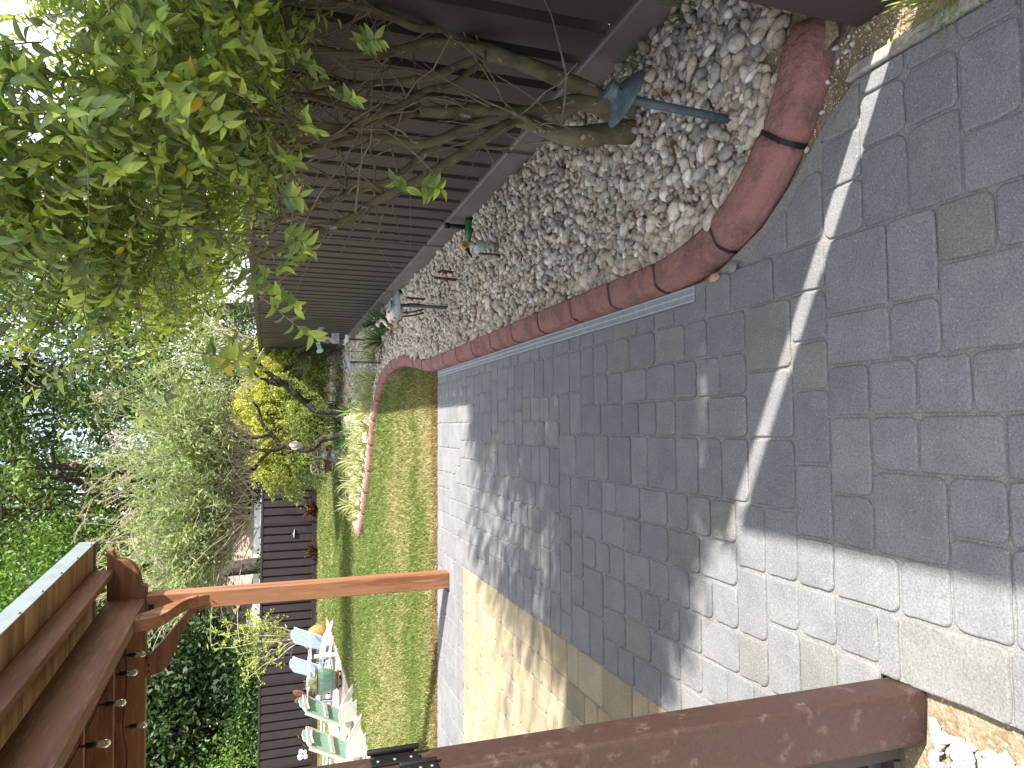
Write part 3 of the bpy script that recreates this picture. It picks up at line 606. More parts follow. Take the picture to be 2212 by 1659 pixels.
MB().tube([at(*zc([(1415, 850)])[0], Y1), (at(*zc([(1415, 850)])[0], Y1)[0], Y1, 0)], .006, 6).build('stake', m_blk, fs)
pr_ = thing('parrot_cutout', 'grey parrot cut-out perched behind the pink flamingo', 'garden sign', (at(700, 722, Y1+.05)[0], Y1+.05, 0))
cut('parrot_body', zc([(895, 660), (950, 645), (980, 610), (1050, 600), (1110, 625), (1060, 640), (1050, 690), (1075, 720), (1060, 720), (1020, 690), (960, 700), (915, 745), (900, 740), (915, 690)]), m_greyp, pr_, Y1+.05)
MB().tube([at(*zc([(1090, 670)])[0], Y1+.04), at(*zc([(1260, 745)])[0], Y1+.04), at(*zc([(1520, 865)])[0], Y1+.04), (at(*zc([(1520, 865)])[0], Y1)[0], Y1+.04, 0)], .004, 6).build('stake', m_rust, pr_)
bt = thing('boot_cutout', 'pale green cowboy boot cut-out between fence and golden shrub', 'garden sign', (at(700, 755, Y1+.4)[0], Y1+.4, 0))
b_ = cut('boot', zc([(905, 950), (985, 928), (1005, 1000), (1040, 1090), (1072, 1083), (1060, 1140), (1020, 1170), (960, 1180), (920, 1160), (918, 1120), (950, 1090), (930, 1020)]), m_ltgreen, bt, Y1+.4)
for L_ in (((930, 960), (950, 990), (925, 1000)), ((960, 1050), (1010, 1045), (1010, 1052), (960, 1058)), ((955, 1085), (1030, 1085), (1030, 1092), (955, 1094)), ((950, 1010), (965, 985), (975, 1015), (985, 985), (992, 990), (975, 1030))): cut('stitching', zc(L_), m_dkgreen, b_, Y1+.4, t=.003, dy=.012)
MB().tube([at(*zc([(1060, 1120)])[0], Y1+.41), (at(*zc([(1060, 1120)])[0], Y1+.41)[0], Y1+.41, 0)], .005, 6).build('stake', m_blk, bt)
gs = thing('glass_cutout', 'white cocktail glass cut-out on a thin stake by the bed', 'garden sign', (at(755, 740, 11.2)[0], 11.2, 0))
cut('cocktail_glass', zc([(1545, 780), (1580, 770), (1620, 785), (1610, 830), (1632, 870), (1615, 930), (1580, 965), (1552, 960), (1552, 980), (1575, 1000), (1565, 1010), (1495, 980), (1500, 970), (1538, 972), (1540, 960), (1520, 915), (1530, 870), (1560, 835)]), m_whitep, gs, 11.2)
cut('straw', zc([(1612, 800), (1660, 785), (1662, 830), (1620, 830)]), m_teal, gs, 11.2, dy=.013)
MB().tube([at(*zc([(1620, 880)])[0], 11.21), (at(*zc([(1620, 880)])[0], 11.21)[0], 11.21, 0)], .004, 6).build('stake', m_blk, gs)
# ------------------------------------------------------------------ pergola
pg = thing('pergola', 'cedar pergola corner with carved beam end and metal edged roof', 'pergola', (-1.405, 6.50, 0))
TH = rad(-4); ex = np.array([math.cos(TH), math.sin(TH), 0]); ey = np.array([-math.sin(TH), math.cos(TH), 0]); O3 = np.array([-1.405, 6.50, 0])
def pw(x, y, z): return O3+ex*x+ey*y+np.array([0, 0, z])
RP = np.stack([ex, ey, [0, 0, 1]], 1)
def pbox(name, x0, x1, y0, y1, z0, z1, mt, par=pg, bevel=.006): return MB().box(pw((x0+x1)/2, (y0+y1)/2, (z0+z1)/2), (x1-x0, y1-y0, z1-z0), R=RP).build(name, mt, par, bevel=bevel)
ZB, ZT = 2.50, 2.785
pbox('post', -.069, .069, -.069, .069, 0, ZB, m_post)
# cross beam with carved tail past the post (profile in x,z)
tail = [(-3.6, ZB), (.14, ZB), (.15, ZB+.035), (.165, ZB+.04)]+[(.165+.20*math.sin(a), ZB+.045+.15*(1-math.cos(a))) for a in np.linspace(.15, 1.5, 9)]+[(.375, ZB+.225), (.40, ZB+.235), (.445, ZB+.245), (.45, ZT), (-3.6, ZT)]
MB().prism(tail, pw(0, .045, 0), ex, (0, 0, 1), -ey*.09).build('beam', m_wx, pg, bevel=.004)
pbox('beam', -.045, .045, -6.5, -.047, ZB, ZT, m_wy)                # runs towards the viewer
pbox('beam', -3.6, -3.51, -6.5, -.047, ZB, ZT, m_wy)
for i, y in enumerate((-.9, -1.75, -2.6, -3.45)): pbox('rafter', -3.5, -.047, y-.022, y+.022, ZB+.07, ZT-.03, m_wx)
pbox('purlin', .245, .295, -6.5, -.047, ZT-.055, ZT+.10, m_wy)      # sits in the notch near the carved tip
pbox('purlin', -1.2, -1.15, -6.5, .1, ZT+.002, ZT+.10, m_wy)
rng = np.random.default_rng(2)
V = []; F = []; C = []; y = -6.5
while y < -.02:
    w_ = .089; o = len(V); c = np.array([(.33, .19, .095), (.36, .215, .11), (.28, .15, .07), (.38, .24, .13)][rng.integers(4)])*rng.uniform(.85, 1.1)
    for z in (ZT+.102, ZT+.122):
        for x, yy in ((-3.6, y), (.50, y), (.50, y+w_-.003), (-3.6, y+w_-.003)): V.append(pw(x, yy, z)); C.append(c)
    F += [(o, o+3, o+2, o+1), (o+4, o+5, o+6, o+7), (o, o+1, o+5, o+4), (o+1, o+2, o+6, o+5), (o+2, o+3, o+7, o+6), (o+3, o, o+4, o+7)]; y += w_
me = bpy.data.meshes.new('roof_planks'); me.from_pydata([tuple(v-O3) for v in V], [], F); me.update(); setcol(me, np.array(C)); link('roof_planks', me, m_plank, pg)
edge = pbox('metal_edge', .502, .512, -6.5, .0, ZT+.085, ZT+.20, m_zinc, bevel=.002)
pbox('metal_edge', -3.6, .512, .0, .008, ZT+.085, ZT+.20, m_zinc, bevel=.002)
pbox('roof_sheet', -3.6, .50, -6.5, -.002, ZT+.126, ZT+.15, m_zinc, bevel=0)
for i, y in enumerate(np.arange(-.12, -4.2, -.42)): MB().ball(pw(.516, y, ZT+.10), .011, 8, 6).build('rivet', m_zinc, edge)
def brace(name, ax, sg, mt, off):
    """curved knee brace in plane (ax, z)"""
    n = 14; s = np.linspace(0, 1, n); a = np.array([.07, 2.03]); b = np.array([.60, ZB]); 
    up = [(a[0], a[1])]+[(a[0]+(b[0]-.14-a[0])*t, a[1]+.14+(b[1]-a[1]-.14)*t) for t in (0, 1)]+[(b[0], b[1])]
    lo = [(b[0]-(b[0]-a[0])*t+.055*math.sin(math.pi*t*2)*1.0+.02*math.sin(math.pi*t), b[1]-(b[1]-a[1])*t-.0+.055*math.sin(math.pi*2*t)*-.6) for t in s[1:-1]]
    o = pw(0, 0, 0)+off
    br = MB().prism([p for p in up]+lo, o, ax*sg, (0, 0, 1), np.cross(ax, (0, 0, 1))*.088).build(name, mt, pg, bevel=.004)
    for f, g_ in ((.10, 2.07), (.10, 2.12), (.50, ZB-.022), (.55, ZB-.022)):
        p = o+ax*sg*f+np.array([0, 0, g_]); 
        for sd_ in (-.001, .089): MB().lathe([(.009, -.001), (.009, .001)], p+np.cross(ax, (0, 0, 1))*sd_, 10, R=basis(np.cross(ax, (0, 0, 1.))[None], np.array([[0, 0, 1.]]))[0]@Rx(-math.pi/2)).build('bolt', m_blk, br)
brace('brace', ey, -1, m_post, -ex*.044); brace('brace', ex, -1, m_wx, ey*.044)
pbox('cable_clip', -.06, -.0, -.078, -.07, ZB-.06, ZB-.02, m_blk)
# string lights
sl = thing('string_light', 'black string light cord with clear bulbs hanging under the pergola', 'string light', (-1.8, 5.2, 2.5))
zoomb = lambda x, y: ((x*.6172)*.54, (2048+y*.6172)*.54)
bulbs = [((875, 925), 6.25), ((820, 1045), 5.95), ((735, 1242), 5.3), ((885, 1385), 6.3), ((622, 1508), 4.7)]
def cord(P): MB().tube(smooth_line(P, 6), .0042, 6).build('cord', m_blk, sl)
tops = []
for (px, Y) in bulbs:
    p = at(*zoomb(*px), Y); Rb = np.eye(3); b = MB().lathe([(.012, .005), (.017, -.008), (.021, -.022), (.0235, -.042), (.022, -.058), (.015, -.07), (.001, -.076)], p, 18).build('bulb', m_glass, sl)
    MB().lathe([(.012, .05), (.0165, .046), (.0165, -.0), (.014, -.006)], p, 14).build('socket', m_blk, sl)
    MB().tube([p+np.array([.001*s, .001, -.01-.05*t]) for s, t in ((0, 0), (3, .5), (-3, .9), (0, 0))], .0012, 5).build('filament', m_wheel, b); tops.append(p+np.array([0, 0, .075]))
    MB().tube([p+np.array([0, 0, .045]), p+np.array([0, 0, .085])], [.010, .004], 8).build('socket', m_blk, sl)
cord([tops[1]+np.array([.1, .6, .03]), tops[0]+np.array([0, 0, .01]), tops[1]+np.array([0, 0, .01]), tops[2]+np.array([0, 0, .01]), tops[4]+np.array([0, 0, .01]), tops[4]+np.array([-.1, -1.2, .05])])
cord([pw(-.2, -.06, ZB+.16), pw(-.55, -.07, ZB+.13), tops[3]+np.array([.0, 0, .02]), pw(-1.25, -.07, ZB+.12), pw(-1.9, -.06, ZB+.17)])
# ------------------------------------------------------------------ the near evergreen tree
def polytube(mb, pts, rs, k=5, n=9, rng=None, jit=.0):
    P = smooth_line(pts, k); r = np.interp(np.linspace(0, 1, len(P)), np.linspace(0, 1, len(rs)), rs)
    if rng is not None: r = r*(1+rng.normal(size=len(P))*jit)
    mb.tube(P, r, n)
tr = thing('evergreen_tree', 'multi stemmed evergreen tree with glossy leaves and cream buds over the pebbles', 'tree', gnd(1370, 250))
rg = np.random.default_rng(31); A = at; Yt = 2.87
stems = [([A(1412, 262, Yt), A(1385, 256, Yt), A(1345, 245, Yt), A(1310, 228, Yt), A(1285, 218, Yt)], [.11, .088, .074, .064, .058], 'trunk'),
 ([A(1300, 215, Yt), A(1240, 182, 2.88), A(1150, 145, 2.9), A(1060, 112, 2.93), A(1000, 88, 2.97), A(940, 45, 3.0), A(880, -10, 3.03), A(800, -60, 3.05)], [.046, .042, .037, .034, .027, .023, .02, .015], 'branch'),
 ([A(1305, 228, Yt), A(1240, 222, 2.88), A(1180, 238, 2.9), A(1110, 248, 2.92), A(1030, 240, 2.97), A(930, 242, 3.02), A(820, 232, 3.05), A(700, 215, 3.1), A(560, 190, 3.1)], [.042, .04, .037, .036, .033, .026, .02, .016, .01], 'branch'),
 ([A(1372, 285, Yt-.02), A(1310, 288, Yt-.05), A(1255, 296, Yt-.08), A(1200, 288, Yt-.05), A(1150, 268, 2.88), A(1100, 256, 2.92)], [.062, .052, .05, .04, .035, .026], 'branch'),
 ([A(1120, 255, 2.92), A(1060, 290, 2.85), A(985, 340, 2.8), A(900, 392, 2.75), A(820, 430, 2.72), A(740, 480, 2.7), A(640, 520, 2.65), A(540, 560, 2.6)], [.026, .023, .021, .019, .017, .014, .012, .008], 'branch'),
 ([A(1120, 245, 2.92), A(1050, 262, 2.95), A(960, 298, 3.0), A(900, 312, 3.0), A(840, 300, 3.0), A(760, 300, 3.0), A(650, 330, 3.0), A(540, 350, 3.0)], [.024, .023, .021, .02, .02, .015, .012, .008], 'branch'),
 ([A(1070, 116, 2.93), A(1010, 100, 2.9), A(930, 92, 2.85), A(850, 110, 2.8), A(760, 118, 2.78), A(650, 100, 2.75), A(520, 80, 2.7)], [.024, .022, .021, .019, .017, .014, .01], 'branch'),
 ([A(1090, 122, 2.95), A(1020, 130, 3.05), A(950, 158, 3.1), A(870, 175, 3.15), A(780, 182, 3.2), A(680, 200, 3.25), A(560, 230, 3.3)], [.02, .018, .018, .016, .014, .012, .009], 'branch'),
 ([A(1030, 262, 2.98), A(990, 280, 3.05), A(930, 320, 3.1), A(860, 380, 3.15), A(780, 410, 3.2), A(690, 440, 3.2), A(590, 480, 3.2)], [.02, .02, .019, .018, .016, .012, .009], 'branch'),
 ([A(1040, 135, 3.0), A(980, 180, 2.95), A(920, 195, 2.9), A(860, 230, 2.85), A(780, 265, 2.8), A(700, 300, 2.75), A(600, 300, 2.7)], [.014, .013, .013, .013, .012, .011, .008], 'branch'),
 ([A(960, 60, 2.95), A(900, 60, 2.9), A(830, 30, 2.85), A(760, 10, 2.8), A(660, 0, 2.8)], [.02, .018, .016, .014, .01], 'branch'),
 ([A(900, 242, 3.02), A(830, 260, 2.9), A(740, 275, 2.8), A(640, 262, 2.7), A(520, 250, 2.6)], [.018, .016, .014, .011, .008], 'branch')]
for pts, rs, nm in stems:
    mb = MB(); polytube(mb, pts, [r*.96 for r in rs], 6, 12, rg, .025); mb.build(nm, m_bark, tr)
for p in (((1338, 208), 2.78), ((1257, 298), 2.74), ((1333, 215), 2.79)):
    c = A(*p[0], p[1]); d = norm(np.array([-.2, -1, .15])); MB().tube([c+d*.0, c+d*.035], .011, 10).build('cut_stub', m_cut, tr)
# crown
CC, CR = np.array([1.72, 2.92, 2.68]), np.array([1.66, 1.6, 1.22])
def crown(seed, ntw):
    rng = np.random.default_rng(seed); u = rdir(rng, ntw*2, .0); r = rng.uniform(.25, 1., ntw*2)**.30
    us = u/((np.abs(u)**2.8).sum(1, keepdims=True)**(1/2.8)); p = CC+us*CR*r[:, None]*(1+.10*np.sin(u[:, :1]*7+u[:, 2:3]*5))
    # bare below: keep the inside of the lower crown open where the stems show
    low = (p[:, 2] < 1.54) & (rng.random(len(p)) < .93-.3*(p[:, 0] < .6))
    gx, gy = p[:, 0]-.855*p[:, 2], p[:, 1]+.449*p[:, 2]; low |= (gy > 3.7) & (gx < -1.22+.13*rng.normal(size=len(p))) & (rng.random(len(p)) < .95)  # from here twigs are dropped by where their shadow lands on the paving
    low |= (gx < -.4) & (gy > 3.75) & (rng.random(len(p)) < .55)
    low |= (gy > 4.8+.2*rng.normal(size=len(p))) & (gx < .0) & (rng.random(len(p)) < .85)
    lim = 2.42-.525*(p[:, 0]-.855*p[:, 2]+.6); low |= (p[:, 1]+.449*p[:, 2] < lim) | ((p[:, 0] < 1.15) & (p[:, 1] < 1.95))  # also clears twigs that would shade the sun streak on the ground
    p = p[~low][:ntw]; u = u[~low][:ntw]
    e = rng.uniform((1.1, 1.62, 1.85), (2.3, 2.05, 2.5), (170, 3)); e = e[(e[:, 1]+.449*e[:, 2] > 2.42-.525*(e[:, 0]-.855*e[:, 2]+.6))]; return np.vstack([p, e]), np.vstack([u, rdir(rng, len(e), .3)]), rng  # extra twigs added out of view only to shade the paving
def leaves_on(tw, rng, n=13, L0=.051, tipy=1.):
    """tw: list of twig polylines (k,3); returns leaf instance arrays"""
    P, D, N, S, C = [], [], [], [], []
    old = np.array([[.16, .25, .075], [.21, .31, .08], [.13, .2, .085], [.28, .37, .09]]); new = np.array([[.38, .5, .06], [.48, .56, .07], [.3, .44, .06]])
    for T_ in tw:
        k = len(T_); nl = rng.integers(n-3, n+3); side = rng.uniform(0, 6.28)
        for i in range(nl):
            f = .12+.88*(i+.5)/nl; x = f*(k-1); a = int(min(x, k-2)); q = T_[a]+(T_[a+1]-T_[a])*(x-a); t = norm(T_[a+1]-T_[a])
            r1 = norm(np.cross(t, [.3, .2, 1.])); r2 = np.cross(t, r1); an = side+math.pi*(i % 2)+rng.normal()*.45
            o = r1*math.cos(an)+r2*math.sin(an); sp = .95-.45*max(0, f-.75)/.25
            P.append(q); D.append(t*(1-sp*.45)+o*sp+np.array([0, 0, -.12])); N.append(t*.9-o*.25+np.array([0, 0, .45])+rng.normal(size=3)*.15)
            s = L0*rng.uniform(.75, 1.25)*(1-.35*max(0, f-.8)/.2); S.append(s)
            age = max(0, (f-.62)/.38)*tipy*rng.uniform(.3, 1.3)
            c = old[rng.integers(4)]*(1-min(age, 1))+new[rng.integers(3)]*min(age, 1); C.append(c*rng.uniform(.62, 1.4) if rng.random() > .006 else np.array([.5, .38, .04]))
    return np.array(P), np.array(D), np.array(N), np.array(S), np.array(C)
def twig(p, d, L, rng, k=5, up=.35):
    T_ = [np.array(p, float)]; d = norm(d)
    for i in range(k): d = norm(d+np.array([0, 0, up/k])+rng.normal(size=3)*.09); T_.append(T_[-1]+d*L/k)
    return np.array(T_)
p, u, rng = crown(7, 7000)
tw = [twig(p[i]-norm(u[i])*.12, u[i]*.75+np.array([-.05, -.05, .42])+rng.normal(size=3)*.3, rng.uniform(.2, .36), rng) for i in range(len(p))]
# sprays that stick out of the crown on the open side and hang in front of the stems
for a_, b_, Y in (((330, 830), (135, 935), 2.25), ((400, 800), (330, 925), 2.3), ((200, 780), (60, 850), 2.2), ((330, 760), (150, 840), 2.25), ((560, 600), (640, 690), 2.15), ((560, 640), (690, 735), 2.1), ((560, 600), (680, 600), 2.15), ((480, 720), (570, 770), 2.2), ((420, 760), (540, 800), 2.2), ((500, 560), (620, 640), 2.2), ((300, 720), (90, 800), 2.25), ((900, 400), (950, 412), 2.3), ((840, 380), (890, 390), 2.3), ((760, 85), (830, 100), 2.3), ((720, 205), (770, 215), 2.2), ((640, 250), (700, 275), 2.1), ((600, 420), (680, 440), 2.2), ((580, 330), (660, 350), 2.2), ((620, 120), (720, 130), 2.3), ((600, 500), (690, 530), 2.2)):
    a, b = A(*a_, Y+.12), A(*b_, Y); L = np.linalg.norm(b-a); tw.append(twig(a, b-a, L, rng, 5, .05))
Pn, D, N, S, C = leaves_on(tw, rng)
tv, tf = leaf(.4, .42, .25, (.09, .24, .45, .66, .85), (.5, .88, 1, .8, .4)); V, T, C2 = inst(tv, tf, Pn, basis(D, N), S, C)
trimesh('foliage', V, T, m_leaf, tr, col=C2, smooth=True)
# fine twigs
def strands(P, r, n=4):
    """many thin tubes at once; P (m,k,3)"""
    P = np.asarray(P, float); m, k = P.shape[:2]; t = norm(np.gradient(P, axis=1)); u_ = norm(np.cross(t, [.31, .22, .9])); v_ = np.cross(t, u_); r = np.broadcast_to(np.asarray(r, float), (m, k))
    an = 2*math.pi*np.arange(n)/n; V = P[:, :, None]+r[:, :, None, None]*(np.cos(an)[None, None, :, None]*u_[:, :, None]+np.sin(an)[None, None, :, None]*v_[:, :, None])
    i, j = np.meshgrid(np.arange(k-1), np.arange(n), indexing='ij'); q = (j+1) % n; f1 = np.stack([i*n+j, i*n+q, (i+1)*n+q], -1).reshape(-1, 3); f2 = np.stack([i*n+j, (i+1)*n+q, (i+1)*n+j], -1).reshape(-1, 3)
    F = np.concatenate([f1, f2]); T = F[None]+(np.arange(m)*k*n)[:, None, None]; return V.reshape(-1, 3), T.reshape(-1, 3)
V, T = strands(np.array([t[:6] for t in tw]), np.linspace(.0026, .001, 6)[None]); trimesh('twigs', V, T, m_twig, tr, smooth=True)
# bare inner branchlets reaching from the stems into the crown
bp = []
allst = [smooth_line(s[0], 6) for s in stems[1:]]
for i in range(230):
    s = allst[rng.integers(len(allst))]; q = s[rng.integers(int(len(s)*.4), len(s))]; d = norm(rng.normal(size=3)*.62+np.array([-.1, -.15, .75])); L = rng.uniform(.2, .75); P_ = [q]
    for k in range(6): d = norm(d+rng.normal(size=3)*.2+np.array([0, 0, .04])); P_.append(P_[-1]+d*L/6)
    bp.append(P_)
V, T = strands(np.array(bp), np.linspace(.0052, .0014, 7)[None]*rng.uniform(.4, 1.3, (230, 1)), 5); trimesh('branchlets', V, T, m_twig, tr, smooth=True)
# cream buds
sel = rng.choice(len(tw), 130, replace=False); mb = MB()
for i in sel:
    q = tw[i][rng.integers(2, 5)]+rng.normal(size=3)*.008; mb.ball(q+np.array([0, -.01, .005]), (.0075, .0075, .012), 8, 6, R=Rx(rng.uniform(-1, 1))@Ry(rng.uniform(-1, 1)))
o = mb.build('flower_buds', mat('cream bud', (.62, .56, .34), .5, .3), tr); o['kind'] = 'stuff'
# ------------------------------------------------------------------ fallen leaves
def litter():
    rng = np.random.default_rng(77); tv, tf = leaf(.5, .3, .3); parts = []
    P = np.column_stack([rng.uniform(.75, 1.7, 420), rng.uniform(1.75, 7.5, 420)]); P = P[inside(P, bed)]; n = len(P); ty = rng.random(n)
    C = np.where((ty < .5)[:, None], [[.62, .58, .3]], np.where((ty < .85)[:, None], [[.17, .07, .035]], [[.45, .25, .05]]))
    S = np.where(ty < .5, .017, .045)*rng.uniform(.7, 1.2, n); parts.append(inst(tv, tf, np.column_stack([P, np.full(n, .036)]), basis(np.column_stack([rng.normal(size=(n, 2)), rng.normal(size=n)*.2]), np.column_stack([rng.normal(size=(n, 2))*.3, np.ones(n)])), S, C))
    Q = np.array([gnd(*p) for p in ((1890, 172), (1833, 215), (1812, 95), (1908, 80), (2080, 20), (1918, 82), (1880, 35), (1860, 52), (1768, 90))]); m = len(Q); Q[:, 2] = -.002; Q[2:, 2] = -.022
    parts.append(inst(tv, tf, Q, basis(np.column_stack([rng.normal(size=(m, 2)), np.zeros(m)]), np.tile([[.1, 0, 1.]], (m, 1))), .022, np.tile([[.6, .5, .2]], (m, 1))))
    V, T, C = cat(parts); tag(trimesh('fallen_leaves', V, T, m_gleaf, col=C, smooth=True), kind='stuff')
litter()
# ------------------------------------------------------------------ strap leaved plants
def blades(n, L, wd, arch, rng, edge, mid, spread_=.9, k=6, lift=.55, r0=.03):
    V, T, C = [], [], []
    for b in range(n):
        a = rng.uniform(0, 6.28); h = np.array([math.cos(a), math.sin(a), 0]); s = np.array([-h[1], h[0], 0]); l = L*rng.uniform(.65, 1.15); el = rng.uniform(lift*.5, 1.45); p = h*r0*rng.random(); w_ = wd*rng.uniform(.7, 1.2); o = len(V); cm = rng.uniform(.8, 1.2)
        for i in range(k+1):
            f = i/k; ww = w_*(1-f**2.2)*min(1, .5+f*3)*.5
            for q, c in ((-1, edge), (0, mid), (1, edge)): V.append(p+s*q*ww+np.array([0, 0, abs(q)*ww*.5])); C.append(np.array(c)*cm)
            e2 = el-arch*f*f*1.8; p = p+(h*math.cos(e2)+np.array([0, 0, math.sin(e2)]))*l/k
        for i in range(k):
            for j in range(2): a0 = o+i*3+j; T += [(a0, a0+1, a0+4), (a0, a0+4, a0+3)]
    return np.array(V), np.array(T), np.array(C)
def clump(name, seed, *a, mt=None, **k):
    V, T, C = blades(*a[:4], np.random.default_rng(seed), *a[4:], **k); me_o = trimesh('leaf_blades', V, T, mt or m_gleaf, col=C, smooth=True); return me_o
ORD = ['first', 'second', 'third', 'fourth', 'fifth', 'sixth', 'seventh', 'eighth', 'ninth', 'tenth', 'eleventh', 'twelfth', 'thirteenth']
def clumps(name, spots, protos, lab, catg, group, rs=1.):
    rng = np.random.default_rng(len(spots)); roots = []
    for i, (x, y) in enumerate(spots):
        L_ = lab[i] if not isinstance(lab, str) else (ORD[i]+' '+lab if len(spots) > 1 else lab); k = i % len(protos)
        th = thing(name, L_, catg, (x, y, 0), rng.uniform(0, 6.28), group); o = protos[k] if protos[k].parent is None and not protos[k].get('used') else protos[k].copy()
        if o.name not in COL.objects: COL.objects.link(o)
        protos[k]['used'] = 1; o.parent = th; th.scale = [rs*rng.uniform(.85, 1.15)]*3
    for p_ in protos:
        pass
YE, GR = (.46, .45, .29), (.15, .21, .085)
vp = [clump('v', s, 58, .52, .022, .9, YE, GR) for s in (1, 2, 3)]
fr = [(-1.66, 12.95), (-1.42, 12.65), (-1.15, 12.45), (-.88, 12.25), (-.6, 12.1), (-.3, 11.95), (.0, 11.75), (.25, 11.55), (.48, 11.3), (.72, 11.0)]
bk_ = [(-1.4, 13.4), (-1.1, 13.2), (-1.0, 13.7), (-.8, 12.95), (-.6, 13.4), (-.45, 12.7), (-.2, 13.1), (-.1, 12.5), (.2, 12.3), (.5, 12.0), (.8, 11.6), (1.1, 11.0), (1.25, 10.4)]
clumps('strap_leaf_plant', fr, vp, 'cream striped plant from the bed tip in the row along the red curb', 'plant', 'front row of striped plants', .82)
vp2 = [clump('v', s, 52, .54, .022, .9, YE, GR) for s in (4, 5)]
clumps('strap_leaf_plant', bk_, vp2, 'cream striped plant from the bed tip in the row behind the curb row', 'plant', 'back row of striped plants', .82)
dk = [clump('d', s, 46, .5, .02, .75, (.045, .11, .035), (.03, .085, .03)) for s in (7, 8)]
clumps('strap_leaf_plant', [(1.35, 9.3), (1.52, 9.9), (1.25, 10.2), (1.55, 10.6)], dk, 'dark green strap leaved plant from the camera by the fence below the cut-outs', 'plant', 'dark plants by the fence')
dk2 = [clump('d', 9, 56, .5, .022, .55, (.04, .10, .04), (.03, .075, .03))]
clumps('spiky_plant', [(-.62, 14.1), (-1.02, 14.5), (-.2, 13.8), (-.35, 14.6)], dk2, 'dark green spiky plant at the back of the bed near the ridged stone figure', 'plant', 'dark spiky plants')
pl = [clump('p', 12, 30, .34, .026, .6, (.16, .27, .07), (.12, .22, .05))]
clumps('leafy_plant', [(.35, 13.0), (.05, 13.4), (-.1, 14.0), (.7, 12.6), (.3, 14.2)], pl, 'mid green leafy plant in the bed under the gnarled trunks', 'plant', 'green plants under the trunks')
fp = [clump('f', 13, 34, .5, .03, .8, (.42, .46, .36), (.17, .24, .12))]
clumps('strap_leaf_plant', [(-.75, 23.2), (-1.2, 23.8), (-.3, 22.6), (-1.6, 24.2)], fp, 'pale strap leaved plant from the golden shrub at the far lawn corner', 'plant', 'pale plants at the far corner')
def redplant(seed):
    V, T, C = blades(26, .50, .10, .7, np.random.default_rng(seed), (.075, .018, .02), (.06, .028, .022), k=5, lift=.7); return trimesh('leaf_blades', V, T, m_gleaf, col=C, smooth=True)
clumps('red_leaf_plant', [(-2.62, 24.0), (-3.95, 23.85), (-5.05, 23.7), (-8.0, 23.2), (-9.6, 22.8)], [redplant(1), redplant(2)], ['red leaved plant at the far fence nearest the golden shrub', 'red leaved plant at the far fence beside the small lamp', 'red leaved plant at the far fence just right of the pergola post', 'red leaved plant at the far fence between the blue and mint chairs', 'red leaved plant at the far fence behind the mint chairs'], 'plant', 'red leaved plants along the far fence', 1.15)
gt = [clump('g', 17, 90, .17, .005, .6, (.1, .17, .05), (.1, .17, .05), r0=.08)]
clumps('grass_tuft', [(1.66, 2.35), (1.62, 2.75), (1.68, 2.05)], gt, 'fine green grass tuft in the pebbles at the near fence foot', 'grass tuft', 'grass tufts at the fence foot')
g3 = [clump('g', 18, 150, .075, .005, .8, (.22, .3, .08), (.2, .26, .08), r0=.09)]
clumps('grass_tuft', [(1.105, 1.27)], g3, 'short green grass tuft beside the concrete strip by the corner post', 'grass tuft', None)
